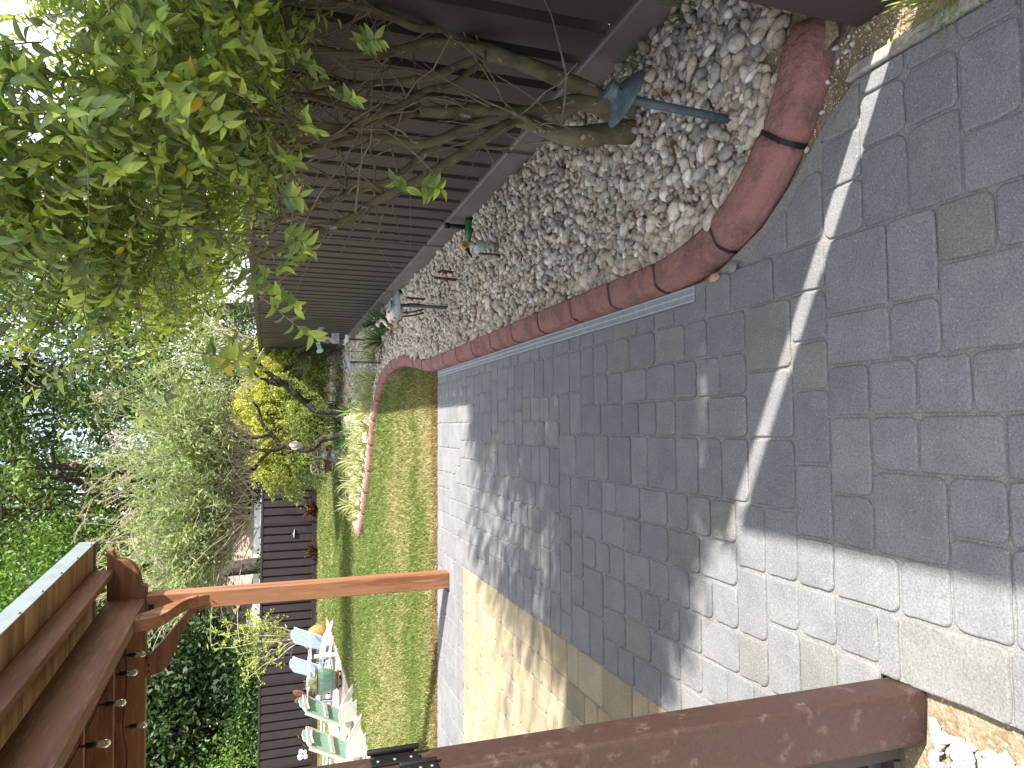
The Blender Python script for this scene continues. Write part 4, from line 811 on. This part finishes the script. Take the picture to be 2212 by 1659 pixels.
# ------------------------------------------------------------------ golden shrub
def goldshrub():
    th = thing('golden_shrub', 'large golden green weeping shrub at the end of the bed', 'shrub', (.3, 17, 0)); rng = np.random.default_rng(41); V = []
    Ps, Ds, Ns, Cs = [], [], [], []; st = []
    lobes = [((.35, 17.0, .2), (1.35, 1.2, 2.1), 420), ((-.75, 16.6, .2), (.75, .8, 1.75), 260), ((1.1, 16.6, .1), (.8, 1., 1.75), 240), ((1.55, 17.2, .2), (.5, .8, 2.1), 90), ((.3, 15.9, .0), (.9, .6, 1.1), 220), ((-.7, 16.2, .0), (.6, .5, 1.1), 130), ((1.0, 15.9, 0), (.7, .6, .9), 120)]
    for c, r, n in lobes:
        for i in range(n):
            a = rng.uniform(0, 6.28); q = rng.random()**.6; top = np.array(c)+np.array([math.cos(a)*q*r[0]*.78, math.sin(a)*q*r[1]*.78, r[2]*math.sqrt(max(.05, 1-q*q*.8))]); out = norm(np.array([math.cos(a)*q, math.sin(a)*q, .35*(1-q)+.15]))
            L = rng.uniform(.35, .9)*(.6+.5*q); p = top-out*.25; d = norm(out+np.array([0, 0, .6])); S_ = []
            for k in range(9): S_.append(p); d = norm(d+np.array([0, 0, -.26])+rng.normal(size=3)*.08); p = p+d*L/8
            S_ = np.array(S_); st.append(S_); m = 46; f = rng.uniform(.1, 1, m)*8; a0 = np.minimum(f.astype(int), 7); pos = S_[a0]+(S_[np.minimum(a0+1, 8)]-S_[a0])*(f-a0)[:, None]+rng.normal(size=(m, 3))*.028
            Ps.append(pos); Ds.append(rdir(rng, m, .1)); Ns.append(rdir(rng, m, .9))
            g = np.clip((pos[:, 2:3]-.95)/1.5+.25*(q-.5)+rng.normal()*.16+rng.normal(size=(m, 1))*.12, 0, 1); Cs.append(((1-g)*np.array([.21, .30, .075])+g*np.array([.58, .58, .07]))*rng.uniform(.75, 1.2, (m, 1)))
    P_, D_, N_, C_ = map(np.concatenate, (Ps, Ds, Ns, Cs)); k = P_[:, 2] > .03; tv, tf = leaf(.6, .2, .15, (.3, .65), (1, .8)); V, T, C = inst(tv, tf, P_[k], basis(D_[k], N_[k]), rng.uniform(.03, .055, k.sum()), C_[k]); trimesh('foliage', V, T, m_gleaf, th, col=C)
    V, T = strands(np.array(st), np.linspace(.008, .003, 9)[None]); trimesh('stems', V, T, m_twig, th)
    s2 = []
    for i in range(40):
        a = rng.uniform(0, 6.28); e = np.array([.3+math.cos(a)*1.0*rng.random(), 16.9+math.sin(a)*.8*rng.random(), rng.uniform(1., 2.)]); b = np.array([.3+rng.normal()*.2, 17+rng.normal()*.2, 0]); s2.append([b+(e-b)*t+np.array([0, 0, .2*math.sin(3*t)]) for t in np.linspace(0, 1, 6)])
    V, T = strands(np.array(s2), .014); trimesh('stems', V, T, m_twig, th)
goldshrub()
# ------------------------------------------------------------------ gnarled flowering tree behind the bed
def gnarled():
    th = thing('gnarled_tree', 'leaning dark lichened tree with pale leaves and dry flower spikes', 'tree', (-.19, 14.6, 0)); rng = np.random.default_rng(51)
    z1 = lambda x, y, Y: at((850+x*.422)*.54, (1700+y*.422)*.54, Y); z2 = lambda x, y, Y: at((850+x*.3014)*.54, (1300+y*.3014)*.54, Y)
    L_ = [([(-.10, 14.5, -.05), z1(1250, 85, 14.5), z1(1150, 112, 14.5), z1(1030, 140, 14.5), z1(965, 210, 14.45), z1(885, 238, 14.4), z1(790, 220, 14.4), z1(700, 200, 14.4), z1(625, 190, 14.4)], [.10, .095, .085, .085, .085, .08, .075, .07, .06], 'trunk'),
     ([z1(625, 190, 14.4), z1(580, 110, 14.5), z1(510, 40, 14.6), z1(460, -40, 14.7), z1(440, -140, 14.8), z1(380, -230, 14.8)], [.055, .05, .045, .04, .035, .02], 'branch'),
     ([z1(690, 205, 14.4), z1(600, 235, 14.3), z1(520, 245, 14.2), z1(430, 235, 14.2), z1(330, 205, 14.1), z1(250, 240, 14.1), z1(180, 300, 14)], [.055, .05, .045, .04, .032, .025, .015], 'branch'),
     ([z1(540, 250, 14.2), z1(470, 320, 14.1), z1(400, 410, 14.1), z1(330, 480, 14), z1(325, 580, 13.9), z1(360, 690, 13.9), z1(345, 800, 13.8), z1(340, 900, 13.8), z1(310, 1000, 13.8)], [.05, .045, .042, .038, .034, .032, .026, .022, .012], 'branch'),
     ([z1(580, 110, 14.5), z1(500, 100, 14.4), z1(410, 125, 14.3), z1(300, 90, 14.2), z1(200, 60, 14.2), z1(100, 90, 14.1)], [.042, .04, .035, .028, .02, .012], 'branch'),
     ([(.3, 14.9, 0), z2(1400, 1145, 14.8), z2(1300, 1085, 14.8), z2(1200, 1005, 14.8), z2(1080, 900, 14.7), z2(960, 790, 14.7), z2(870, 735, 14.6), z2(760, 650, 14.6), z2(650, 560, 14.6), z2(575, 450, 14.6), z2(530, 330, 14.6), z2(520, 200, 14.5)], [.09, .085, .082, .08, .078, .075, .075, .06, .055, .05, .045, .035], 'trunk'),
     ([z2(900, 800, 14.6), z2(800, 775, 14.5), z2(700, 725, 14.5), z2(610, 690, 14.4), z2(520, 600, 14.4), z2(430, 520, 14.4)], [.05, .045, .04, .035, .03, .02], 'branch'),
     ([z1(340, 900, 13.8), z1(250, 960, 13.7), z1(180, 1050, 13.7), z1(120, 1180, 13.6), z1(80, 1350, 13.6)], [.02, .018, .016, .013, .01], 'branch')]
    for i, (pts, rs, nm) in enumerate(L_): mb = MB(); polytube(mb, pts, [r*.78 for r in rs], 6, 10, rng, .09); mb.build(nm, m_dbark, th)
    base = [smooth_line(l[0], 6) for l in L_]; src = np.concatenate([base[1][8:], base[2][10:], base[3][8:], base[4][8:], base[5][48:], base[6][8:], base[7]])
    # long arching stems
    St = []; 
    src = src[(src[:, 2] > 1.75) & ((src[:, 0] < .1) | (rng.random(len(src)) < .35))]
    for i in range(620):
        q = src[rng.integers(len(src))]+rng.normal(size=3)*.08; d = norm(np.array([rng.normal()*.55-.06+.10*(q[0]+.8), -.12+rng.normal()*.45, .55+rng.random()*.75])); L = rng.uniform(.8, 2.5)*(1 if q[0] > -2.0 else .7); P_ = [q]
        for k in range(9): d = norm(d+np.array([0, 0, -.03])+rng.normal(size=3)*.075); P_.append(P_[-1]+d*L/9)
        St.append(P_)
    St = np.array(St); V, T = strands(St, np.linspace(.009, .003, 10)[None]); trimesh('stems', V, T, m_wbark, th)
    lo = St[rng.random(len(St)) < .5]+rng.normal(size=(1, 1, 3))*0; S2 = []
    for s in lo:
        for q in range(3):
            b = s[rng.integers(2, 8)]; d = norm(rng.normal(size=3)*np.array([1, 1, .5])+np.array([0, 0, .35])); L = rng.uniform(.25, .7); P_ = [b]
            for k in range(5): d = norm(d+rng.normal(size=3)*.2); P_.append(P_[-1]+d*L/5)
            S2.append(P_)
    S2 = np.array(S2); V, T = strands(S2, np.linspace(.0055, .002, 6)[None], 3); trimesh('branchlets', V, T, m_wbark, th)
    # leaves at the outer half of the stems
    Ps, Ds, Cs = [], [], []
    for s in St:
        if rng.random() < .12 or s[-1][2] < 2.3: continue
        m = 42; f = rng.uniform(.3, 1, m)**.8*9; a0 = np.minimum(f.astype(int), 8); pos = s[a0]+(s[a0+1]-s[a0])*(f-a0)[:, None]+rng.normal(size=(m, 3))*.055
        t = norm(s[a0+1]-s[a0]); Ps.append(pos); Ds.append(t*.7+rdir(rng, m, -.1)*.8); c = np.array([.19, .26, .11])*rng.uniform(.7, 1.25, (m, 1)); Cs.append(np.where(rng.random((m, 1)) < .2, c*np.array([1.2, 1.25, .8]), c))
    for s in S2:
        if rng.random() < .6: continue
        m = 9; Ps.append(s[rng.integers(3, 6, m)]+rng.normal(size=(m, 3))*.04); Ds.append(rdir(rng, m)); Cs.append(np.array([.19, .25, .12])*rng.uniform(.7, 1.2, (m, 1)))
    P_, D_, C_ = map(np.concatenate, (Ps, Ds, Cs)); hi = P_[:, 2] > 2.25+rng.normal(size=len(P_))*.25; P_, D_, C_ = P_[hi], D_[hi], C_[hi]; n = len(P_); tv, tf = leaf(.24, .35, .15, (.35, .7), (1, .75)); V, T, C = inst(tv, tf, P_, basis(D_, rdir(rng, n, .8)), rng.uniform(.07, .13, n), C_); trimesh('foliage', V, T, m_gleaf, th, col=C)
    # dry flower spikes at the tips
    tip = sorted(range(len(St)), key=lambda i: -(St[i][-1][2]-.25*St[i][-1][0]))[:190]; Ps, Ds = [], []; k0 = []
    for i in tip:
        for r_ in range(1 if rng.random() < .6 else 2):
            b = St[i][-1]+rng.normal(size=3)*.03; d = norm(St[i][-1]-St[i][-3]+np.array([-.3, 0, .25])+rng.normal(size=3)*.35); L = rng.uniform(.25, .5); q = [b+d*L*t+np.array([0, 0, -.10*t*t]) for t in np.linspace(0, 1, 13)]
            k0.append(q[::3]); 
            for x in q: Ps.append(x+rng.normal(size=(4, 3))*.007); Ds.append(rdir(rng, 4))
    V, T = strands(np.array(k0), .003, 3); trimesh('spike_stems', V, T, m_wbark, th)['kind'] = 'stuff'
    P_ = np.concatenate(Ps); D_ = np.concatenate(Ds); n = len(P_); V, T, C = inst(*DIA, P_, basis(D_, rdir(rng, n)), rng.uniform(.018, .032, n), np.array([.30, .235, .2])*rng.uniform(.7, 1.3, (n, 1))); trimesh('flower_spikes', V, T, m_gleaf, th, col=C)['kind'] = 'stuff'
gnarled()
# ------------------------------------------------------------------ things around the gnarled tree
st = thing('stone_figure', 'pale carved stone figure fixed to the leaning trunk', 'garden statue', at(640, 962, 14.25))
c = at(640, 962, 14.22); mb = MB(); mb.tube([c+np.array(q) for q in ((.01, 0, -.13), (0, -.02, -.08), (-.01, -.03, 0), (0, -.02, .07), (.02, 0, .12))], [.03, .06, .07, .06, .03], 10); mb.build('body', m_stone, st)
MB().ball(c+np.array([.0, -.075, .01]), (.04, .04, .045), 12, 8).build('head', m_stone, st); MB().tube([c+np.array(q) for q in ((.05, -.04, .08), (.07, -.07, .01), (.03, -.09, -.05))], [.02, .02, .014], 8).build('arm', m_stone, st)
MB().tube([c+np.array(q) for q in ((-.05, -.04, .08), (-.08, -.07, .02), (-.03, -.09, -.06))], [.02, .02, .014], 8).build('arm', m_stone, st)
ow = thing('stone_owl', 'dark ridged stone figure among the striped plants', 'garden statue', (at(738, 985, 15.0)[0], 15.0, 0))
x0 = at(738, 985, 15.0)[0]; MB().lathe([(.07, .0), (.12, .02), (.15, .10), (.13, .16), (.15, .2), (.125, .26), (.13, .3), (.1, .36), (.06, .42), (.001, .44)], (x0, 15.0, 0), 16).build('body', m_dstone, ow)
MB().ball((x0+.02, 14.95, .45), (.09, .08, .085), 12, 8).build('head', m_dstone, ow)
wg = thing('wagon_planter', 'small wooden wagon with two spoked wheels under the golden shrub', 'wagon', (at(686, 990, 15.6)[0], 15.6, 0))
for (px, py, r) in ((686, 972, .165), (687, 1010, .165)):
    c = at(px, py, 15.55+(.1 if py > 1000 else 0)); c[2] = max(c[2], r+.02); wm = MB(); n = 28; Vv = []; Ff = []
    for j in range(n):
        a = 6.2832*j/n
        for rr, yy in ((r, -.02), (r*.84, -.02), (r*.84, .02), (r, .02)): Vv.append((c[0]+rr*math.cos(a), c[1]+yy, c[2]+rr*math.sin(a)))
    for j in range(n):
        q = (j+1) % n; Ff += [(j*4+k, j*4+(k+1) % 4, q*4+(k+1) % 4, q*4+k) for k in range(4)]
    wh = wm.add(Vv, Ff).build('wheel', m_wheel, wg)
    sp = MB()
    for j in range(8): a = 6.2832*j/8; sp.bar(c, c+np.array([math.cos(a)*r*.86, 0, math.sin(a)*r*.86]), .014, .014, up=(0, 1, 0))
    o = sp.build('spokes', m_wheel, wh); MB().lathe([(.03, -.03), (.03, .03)], c, 12, R=Rx(math.pi/2)).build('hub', m_red, wh)
cx = (at(686, 972, 15.6)[0]+at(687, 1010, 15.6)[0])/2; tb = MB(); tb.box((cx, 15.78, .36), (.55, .3, .16)); tb.build('wagon_box', m_rust, wg, bevel=.01); MB().ball((cx, 15.57, .24), (.1, .03, .06), 12, 8).build('badge', m_red, wg)
# ------------------------------------------------------------------ deck, chairs, pot
DK = MB(); xx = -5.1
while xx > -7.6: DK.box((xx-.067, 14.7, .006), (.134, 10.6, .03)); xx -= .14
o = DK.build('deck', m_deck); o['kind'] = 'structure'
def slat(mb, p, w_, L, th_, R, top=0.): mb.box(np.array(p), (w_, th_, L), R=R)
def chair(par, x0, ms, mf, tall=1., lean=26, fr=None, armw=.12):
    """garden chair facing local -y; centre x0"""
    W = .54; hs = .34; B_ = Rx(rad(-lean))
    bo = np.array([x0, .22, .20]); 
    for i in range(5):
        L = (.86, .895, .905, .895, .86)[i]*tall; f = (i-2); xa = x0+f*.108; top = np.array([xa+f*.012, 0, L]); P0 = np.array([xa-f*.012, .2, .17]); dz = B_@np.array([f*.024, 0, L])
        mb = MB(); ux = np.array([1., 0, 0]); uz = norm(dz); hh = np.linalg.norm(dz); w2 = .050
        sl_, sr_ = ((-.075, -.02), (-.018, .0), (-.004, -.004), (.0, -.018), (-.02, -.075))[i]; mb.prism([(-w2, 0), (w2, 0), (w2, hh+sr_), (0, hh+(sl_+sr_)/2+.006), (-w2, hh+sl_)], P0, ux, uz, np.cross(uz, ux)*.02).build('back_slat', ms, par, world=False, bevel=.003)
    for zz_, nm in ((.40, 'back_rail'), (.80*tall, 'back_rail')):
        P0 = np.array([x0, .2, .17])+B_@np.array([0, .035, zz_]); MB().box(P0, (W*.95, .025, .07), R=B_).build(nm, mf, par, world=False, bevel=.003)
    for i in range(5):
        y = -.38+i*.122; z = .36-(y+.38)*.22-(0.05 if i == 0 else 0); MB().box((x0, y, z), (W, .105, .02), R=Rx(rad(-12) if i else rad(35))).build('seat_slat', ms if fr is None else mf, par, world=False, bevel=.003)
    for s in (-1, 1):
        x = x0+s*(W/2+.02)
        MB().prism([(-.42, .28), (-.40, .38), (-.30, .385), (.25, .255), (.62, .055), (.70, .0), (.56, .0), (.1, .15)], (x-.014, 0, 0), (0, 1, 0), (0, 0, 1), (.028, 0, 0)).build('side_rail', mf, par, world=False, bevel=.004)
        MB().box((x+s*.03, -.34, .27), (.028, .10, .54)).build('front_leg', mf, par, world=False, bevel=.003)
        MB().prism([(-.07, -.44), (.07, -.44), (.075, .1), (.03, .34), (-.04, .34), (-.07, .1)], (x+s*.03, 0, .545), (1, 0, 0), (0, 1, 0), (0, 0, .022)).build('armrest', mf, par, world=False, bevel=.003)
db = thing('double_chair', 'pale blue double garden chair joined by a small table', 'garden chair', (-5.75, 18.0, .02), rad(-36))
chair(db, -.54, m_blue, m_blue); chair(db, .54, m_blue, m_blue)
MB().box((0, -.12, .575), (.54, .52, .022)).build('table_top', m_blue, db, world=False, bevel=.004); MB().box((0, -.34, .52), (.5, .03, .09)).build('table_apron', m_blue, db, world=False, bevel=.003)
for o in list(db.children): pass
def mint(loc, rz, lab):
    th = thing('garden_chair', lab, 'garden chair', loc, rz, 'mint and cream garden chairs'); chair(th, 0, m_mint, m_white, 1.02, 28, fr=True)
    B_ = Rx(rad(-28))
    for s in (-1, 1): MB().bar(np.array([s*.285, .2, .17]), np.array([s*.31, .2, .17])+B_@np.array([0, 0, .80]), .035, .05, up=(0, 1, 0)).build('back_frame', m_white, th, world=False, bevel=.004)
    c = [np.array([x, .2, .17])+B_@np.array([0, .04, .72+.05*math.cos(x*5)]) for x in np.linspace(-.2, .2, 7)]; MB().tube(c, .022, 8).build('curved_brace', m_white, th, world=False)
    MB().prism([(-.0, .0), (.3, .0), (.36, .12), (.30, .27), (.12, .33), (-.02, .30)], (.345, .35, 0), (0, 1, 0), (0, 0, 1), (.025, 0, 0)).build('folding_stop', m_white, th, world=False, bevel=.004)
    return th
mint((-5.50, 13.55, .02), rad(-97), 'mint and cream garden chair next to the green pot'); mint((-5.58, 12.3, .02), rad(-97), 'mint and cream garden chair nearest the near maroon gatepost')
pt = thing('plant_pot', 'tall green glazed pot on a wheeled caddy with spiky striped plant', 'plant pot', (-5.40, 15.95, .02))
MB().lathe([(.155, .085), (.19, .12), (.235, .22), (.262, .34), (.268, .44), (.255, .50), (.26, .515), (.235, .515), (.22, .47), (.001, .46)], (-5.40, 15.95, .02), 40).build('pot', m_pot, pt)
MB().lathe([(.262, .50), (.272, .512), (.268, .535), (.24, .535), (.235, .5)], (-5.40, 15.95, .02), 40).build('rim', m_rim, pt)
cd = MB().lathe([(.2, .05), (.205, .06), (.205, .075), (.19, .083)], (-5.40, 15.95, .02), 28).build('caddy', m_rust, pt)
for a in (.3, 1.5, 2.8, 4.0, 5.2): MB().lathe([(.026, -.012), (.028, 0), (.026, .012)], (-5.40+.16*math.cos(a), 15.95+.16*math.sin(a), .048), 12, R=Ry(math.pi/2)).build('caddy_wheel', m_blk, cd)
ob = clump('pot_plant', 33, 60, .36, .014, .35, (.55, .55, .3), (.15, .2, .08), lift=.9); ob.name = 'pot_foliage'; ob.location = (0, 0, .47); ob.parent = pt
bs = thing('burlap_sapling', 'young sapling in a burlap root ball beside the blue chair', 'sapling', (-5.75, 20.6, 0))
rng = np.random.default_rng(9); V0, T0 = ico(3); Vs = lumpy(V0, rng, .25)*np.array([.30, .30, .33])+np.array([-5.75, 20.6, .26]); trimesh('root_ball', Vs, T0, m_burlap, bs, smooth=True)
MB().tube([(-5.75, 20.6, .45), (-5.75, 20.6, .56), (-5.74, 20.6, .62)], [.09, .07, .04], 12).build('tie', m_teal, bs)
Sp = []
for q in ((1330, 540), (1345, 500), (1385, 505), (1410, 530), (1445, 525), (1370, 470), (1400, 480), (1340, 560), (1430, 545), (1355, 525), (1395, 560), (1462, 540)):
    e = at(q[1], q[0], 20.6+rng.normal()*.25); b = np.array([-5.75+rng.normal()*.04, 20.6, .5]); Sp.append([b+(e-b)*t+np.array([.10*math.sin(3.1*t)*rng.normal()*.4, 0, .12*math.sin(3.1*t)]) for t in np.linspace(0, 1, 8)])
Sp = np.array(Sp); V, T = strands(Sp, np.linspace(.022, .006, 8)[None], 6); trimesh('stems', V, T, m_wbark, bs, smooth=True)
b2 = []
for s in Sp:
    for k in range(9): q = s[rng.integers(3, 8)]; d = rdir(rng, 1, .2)[0]; b2.append([q+d*.09*i+np.array([0, 0, -.006*i*i]) for i in range(5)])
b2 = np.array(b2); V, T = strands(b2, .004, 4); trimesh('branchlets', V, T, m_wbark, bs)
P_ = b2[rng.integers(0, len(b2), 1500), rng.integers(1, 5, 1500)]+rng.normal(size=(1500, 3))*.035; V, T, C = inst(*leaf(.5, .2, .1), P_, basis(rdir(rng, 1500), rdir(rng, 1500, .6)), rng.uniform(.05, .09, 1500), np.array([.3, .38, .06])*rng.uniform(.7, 1.2, (1500, 1))); trimesh('foliage', V, T, m_gleaf, bs, col=C)
pd = thing('paddle_ornament', 'two rusty oval paddles on a stake behind the blue chair', 'garden ornament', (at(690, 1500, 18.6)[0], 18.6, 0))
b = at(672, 1503, 18.6); MB().tube([(b[0], 18.6, 0), b], .012, 8).build('stake', m_blk, pd)
for px, py in ((640, 1496), (648, 1512)):
    e = at(px, py, 18.6); d = norm(e-b); MB().ball((b+e)/2+d*.12, (.075, .015, .15), 12, 8, R=basis(np.array([[0, 1., 0]]), d[None])[0]).build('paddle', m_rust, pd)
bf = thing('white_ornament', 'white petalled stake ornament at the edge by the near gatepost', 'garden ornament', (at(655, 1633, 13.5)[0], 13.5, 0))
c = at(655, 1630, 13.5); MB().tube([(c[0], 13.5, 0), c], .006, 6).build('stake', m_blk, bf)
for i, (dx, dz, rr) in enumerate(((-.03, .05, .06), (.06, .04, .045), (-.03, -.04, .045), (.05, -.03, .04))): MB().ball(c+np.array([dx, -.01*i, dz]), (rr, .012, rr*.8), 12, 8).build('petal', m_whitep, bf)
# ------------------------------------------------------------------ house behind the far fence
hs = thing('brick_house', 'neighbouring house with brown shingle roof and white fascia beyond the fence', 'house', (-6, 31, 0))
YH = 30.; e0, e1 = at(548, 1075, YH), at(548, 1330, YH); zE = (e0[2]+e1[2])/2; xR, xL = at(548, 1068, YH)[0], at(548, 1560, YH)[0]; zr = zE+2.0
MB().add([(xR, YH, zE), (xL, YH, zE), (xL+1.5, YH+4.5, zr), (xR-1.2, YH+4.5, zr), (xR, YH+9, zE), (xL, YH+9, zE), (xR, YH, zE-.06), (xL, YH, zE-.06), (xR, YH+9, zE-.06), (xL, YH+9, zE-.06)], [(0, 3, 2, 1), (4, 5, 2, 3), (0, 4, 3), (1, 2, 5), (6, 7, 9, 8)]).build('roof', m_roof, hs)
MB().box(((xR+xL)/2, YH-.02, zE-.11), (abs(xL-xR)+.1, .04, .24)).build('fascia', m_fasc, hs); MB().box((xR+.02, YH+4.5, zE-.11), (.04, 9, .24)).build('fascia', m_fasc, hs)
MB().box(((xR+xL)/2, YH+4.5, (zE-.24)/2), (abs(xL-xR)-.9, 8.2, zE-.24)).build('wall', m_wall, hs)
# ------------------------------------------------------------------ background trees
def bigtree(name, lab, loc, h, r, nc, nl, ls, pal, seed, zc=.62, zr=.42, trunk=.3, low=.32, up=.3, mt=None, clr=.9, group=None, bark=None):
    """broad crown of leaf clumps on forking limbs"""
    rng = np.random.default_rng(seed); x, y = loc; th = thing(name, lab, 'tree', (x, y, 0), 0, group); bark = bark or m_obark
    mb = MB(); f0 = np.array([x, y, h*low]); polytube(mb, [(x, y, -.2), (x+rng.normal()*.1, y, h*low*.5), f0], [trunk*1.25, trunk, trunk*.85], 4, 10, rng, .03); mb.build('trunk', bark, th)
    cc = np.array([x, y, h*zc]); rr = np.array([r, r, h*zr]); D = rdir(rng, nc, up); rad_ = rng.uniform(.25, 1, nc)**.5; cl = cc+D*rr*rad_[:, None]
    lm = MB(); nb = 9
    tips = cc+rdir(rng, nb, .4)*rr*.72
    for t in tips: mid = f0+(t-f0)*.5+rng.normal(size=3)*r*.08; polytube(lm, [f0, f0+(mid-f0)*.5+rng.normal(size=3)*.1, mid, t], [trunk*.6, trunk*.45, trunk*.3, trunk*.1], 4, 7)
    lm.build('limbs', bark, th)
    sb = []
    for c in cl[::2]:
        t = tips[np.argmin(((tips-c)**2).sum(1))]; m0 = f0+(t-f0)*rng.uniform(.5, 1); sb.append([m0+(c-m0)*q+rng.normal(size=3)*r*.02*(0 < q < 1) for q in np.linspace(0, 1, 5)])
    V, T = strands(np.array(sb), np.linspace(trunk*.16, trunk*.04, 5)[None], 4); trimesh('branchlets', V, T, bark, th)
    k = rng.integers(0, nc, nl); off = rng.normal(size=(nl, 3))*np.array([1, 1, .6])*clr*rng.uniform(.35, 1, (nc, 1))[k]; P = cl[k]+off
    col = np.array(pal)[rng.integers(0, len(pal), nc)][k]*rng.uniform(.75, 1.3, (nl, 1)); tv, tf = (leaf(.42, .2, .15, (.4,), (1,)) if ls > .3 else DIA)
    V, T, C = inst(tv, tf, P, basis(rdir(rng, nl, -.1), rdir(rng, nl, .7)), ls*rng.uniform(.6, 1.2, nl), col); trimesh('crown', V, T, mt or m_dleaf, th, col=C); return th
OAK = [(.065, .12, .035), (.08, .14, .037), (.055, .1, .03), (.115, .18, .045)]; MAG = [(.024, .052, .02), (.03, .063, .022), (.042, .08, .026)]; BRT = [(.085, .16, .025), (.10, .185, .03), (.06, .12, .025)]
for i, (nm, lab, loc, h, r, nc, nl, ls, pal) in enumerate([
 ('oak_tree', 'tall dark oak rising behind the carved end of the pergola', (-9.2, 33), 15.5, 5.2, 110, 30000, .26, OAK),
 ('oak_tree', 'tall dark oak above the crown of the gnarled tree', (-2.2, 34), 16.5, 5.4, 120, 32000, .26, OAK),
 ('oak_tree', 'tall dark oak partly hidden by the near evergreen tree', (5.0, 33), 15.5, 5.2, 110, 28000, .26, OAK),
 ('oak_tree', 'tall dark oak behind the pergola roof at the far left', (-17.5, 33), 15.5, 5.4, 100, 26000, .26, OAK),
 ('young_oak', 'bright green young tree just right of the pergola roof edge', (-5.4, 29.5), 10.4, 2.2, 60, 12000, .19, BRT),
 ('magnolia_tree', 'glossy dark magnolia under the pergola beam behind the sapling', (-9.8, 28.2), 7.2, 2.7, 130, 26000, .26, MAG),
 ('magnolia_tree', 'glossy dark magnolia behind the mint chairs at the left edge', (-14.2, 27.4), 7.2, 3.0, 130, 28000, .26, MAG),
 ('yew_tree', 'dark rounded evergreen beyond the fence behind the golden shrub', (1.0, 29), 6.5, 3.0, 80, 15000, .2, MAG),
 ('yew_tree', 'dark evergreen beyond the fence behind the gnarled branches', (-.9, 29.5), 5.0, 2.0, 60, 11000, .2, MAG),
 ('yew_tree', 'dark evergreen beyond the long side fence', (5.6, 22), 7.5, 2.8, 70, 12000, .2, OAK),
 ('bushy_tree', 'light green bushy tree low beyond the fence at the left edge', (-12.2, 25.4), 3.9, 1.8, 50, 11000, .13, BRT),
 ('laurel_tree', 'dense dark laurel behind the two magnolias', (-12.2, 31.5), 9.0, 4.2, 150, 30000, .28, MAG),
 ('oak_tree', 'farthest oak showing between the two middle oaks', (-6, 44), 17, 6.0, 90, 22000, .34, OAK)]):
    bigtree(nm, lab, loc, h, r, nc, nl, ls, pal, 200+i, trunk=.32 if h > 10 else .12, low=.3 if h > 10 else .12, **({'zc': .76, 'zr': .24} if nm == 'young_oak' else {}))
for i, x in enumerate((-15.5, -12.9, -10.6, -8.6, -4.6, -.4, 3.0)):
    rng = np.random.default_rng(300+i); th = thing('hedge_shrub', ['dark shrub over the fence at the left picture edge', 'dark shrub over the fence behind the mint chairs', 'dark shrub over the fence left of the sapling', 'dark shrub over the fence behind the sapling stems', 'dark shrub over the fence left of the shingle roof', 'dark shrub over the fence behind the leaning trunk', 'dark shrub over the fence in the far right corner'][i], 'shrub', (x, 26.3, 0), group='dark shrubs over the far fence')
    h = (2.7, 2.7, 2.7, 2.5, 1.62, 2.3, 3.2)[i]; n = 5200; c = rng.normal(size=(n, 3)); P = np.array([x, 26.3, h*.55])+norm(c)*np.array([1.5, .7, h*.5])*rng.uniform(.5, 1.05, (n, 1))**.6+rng.normal(size=(n, 3))*.1; P = P[P[:, 2] > .2]; n = len(P)
    V, T, C = inst(*DIA, P, basis(rdir(rng, n), rdir(rng, n, .6)), .17*rng.uniform(.6, 1.2, n), np.array(MAG)[rng.integers(0, 3, n)]*rng.uniform(.8, 1.5, (n, 1))); trimesh('foliage', V, T, m_dleaf, th, col=C)
    MB().tube([(x, 26.3, 0), (x, 26.3, h*.7)], [.08, .03], 7).build('trunk', m_obark, th)
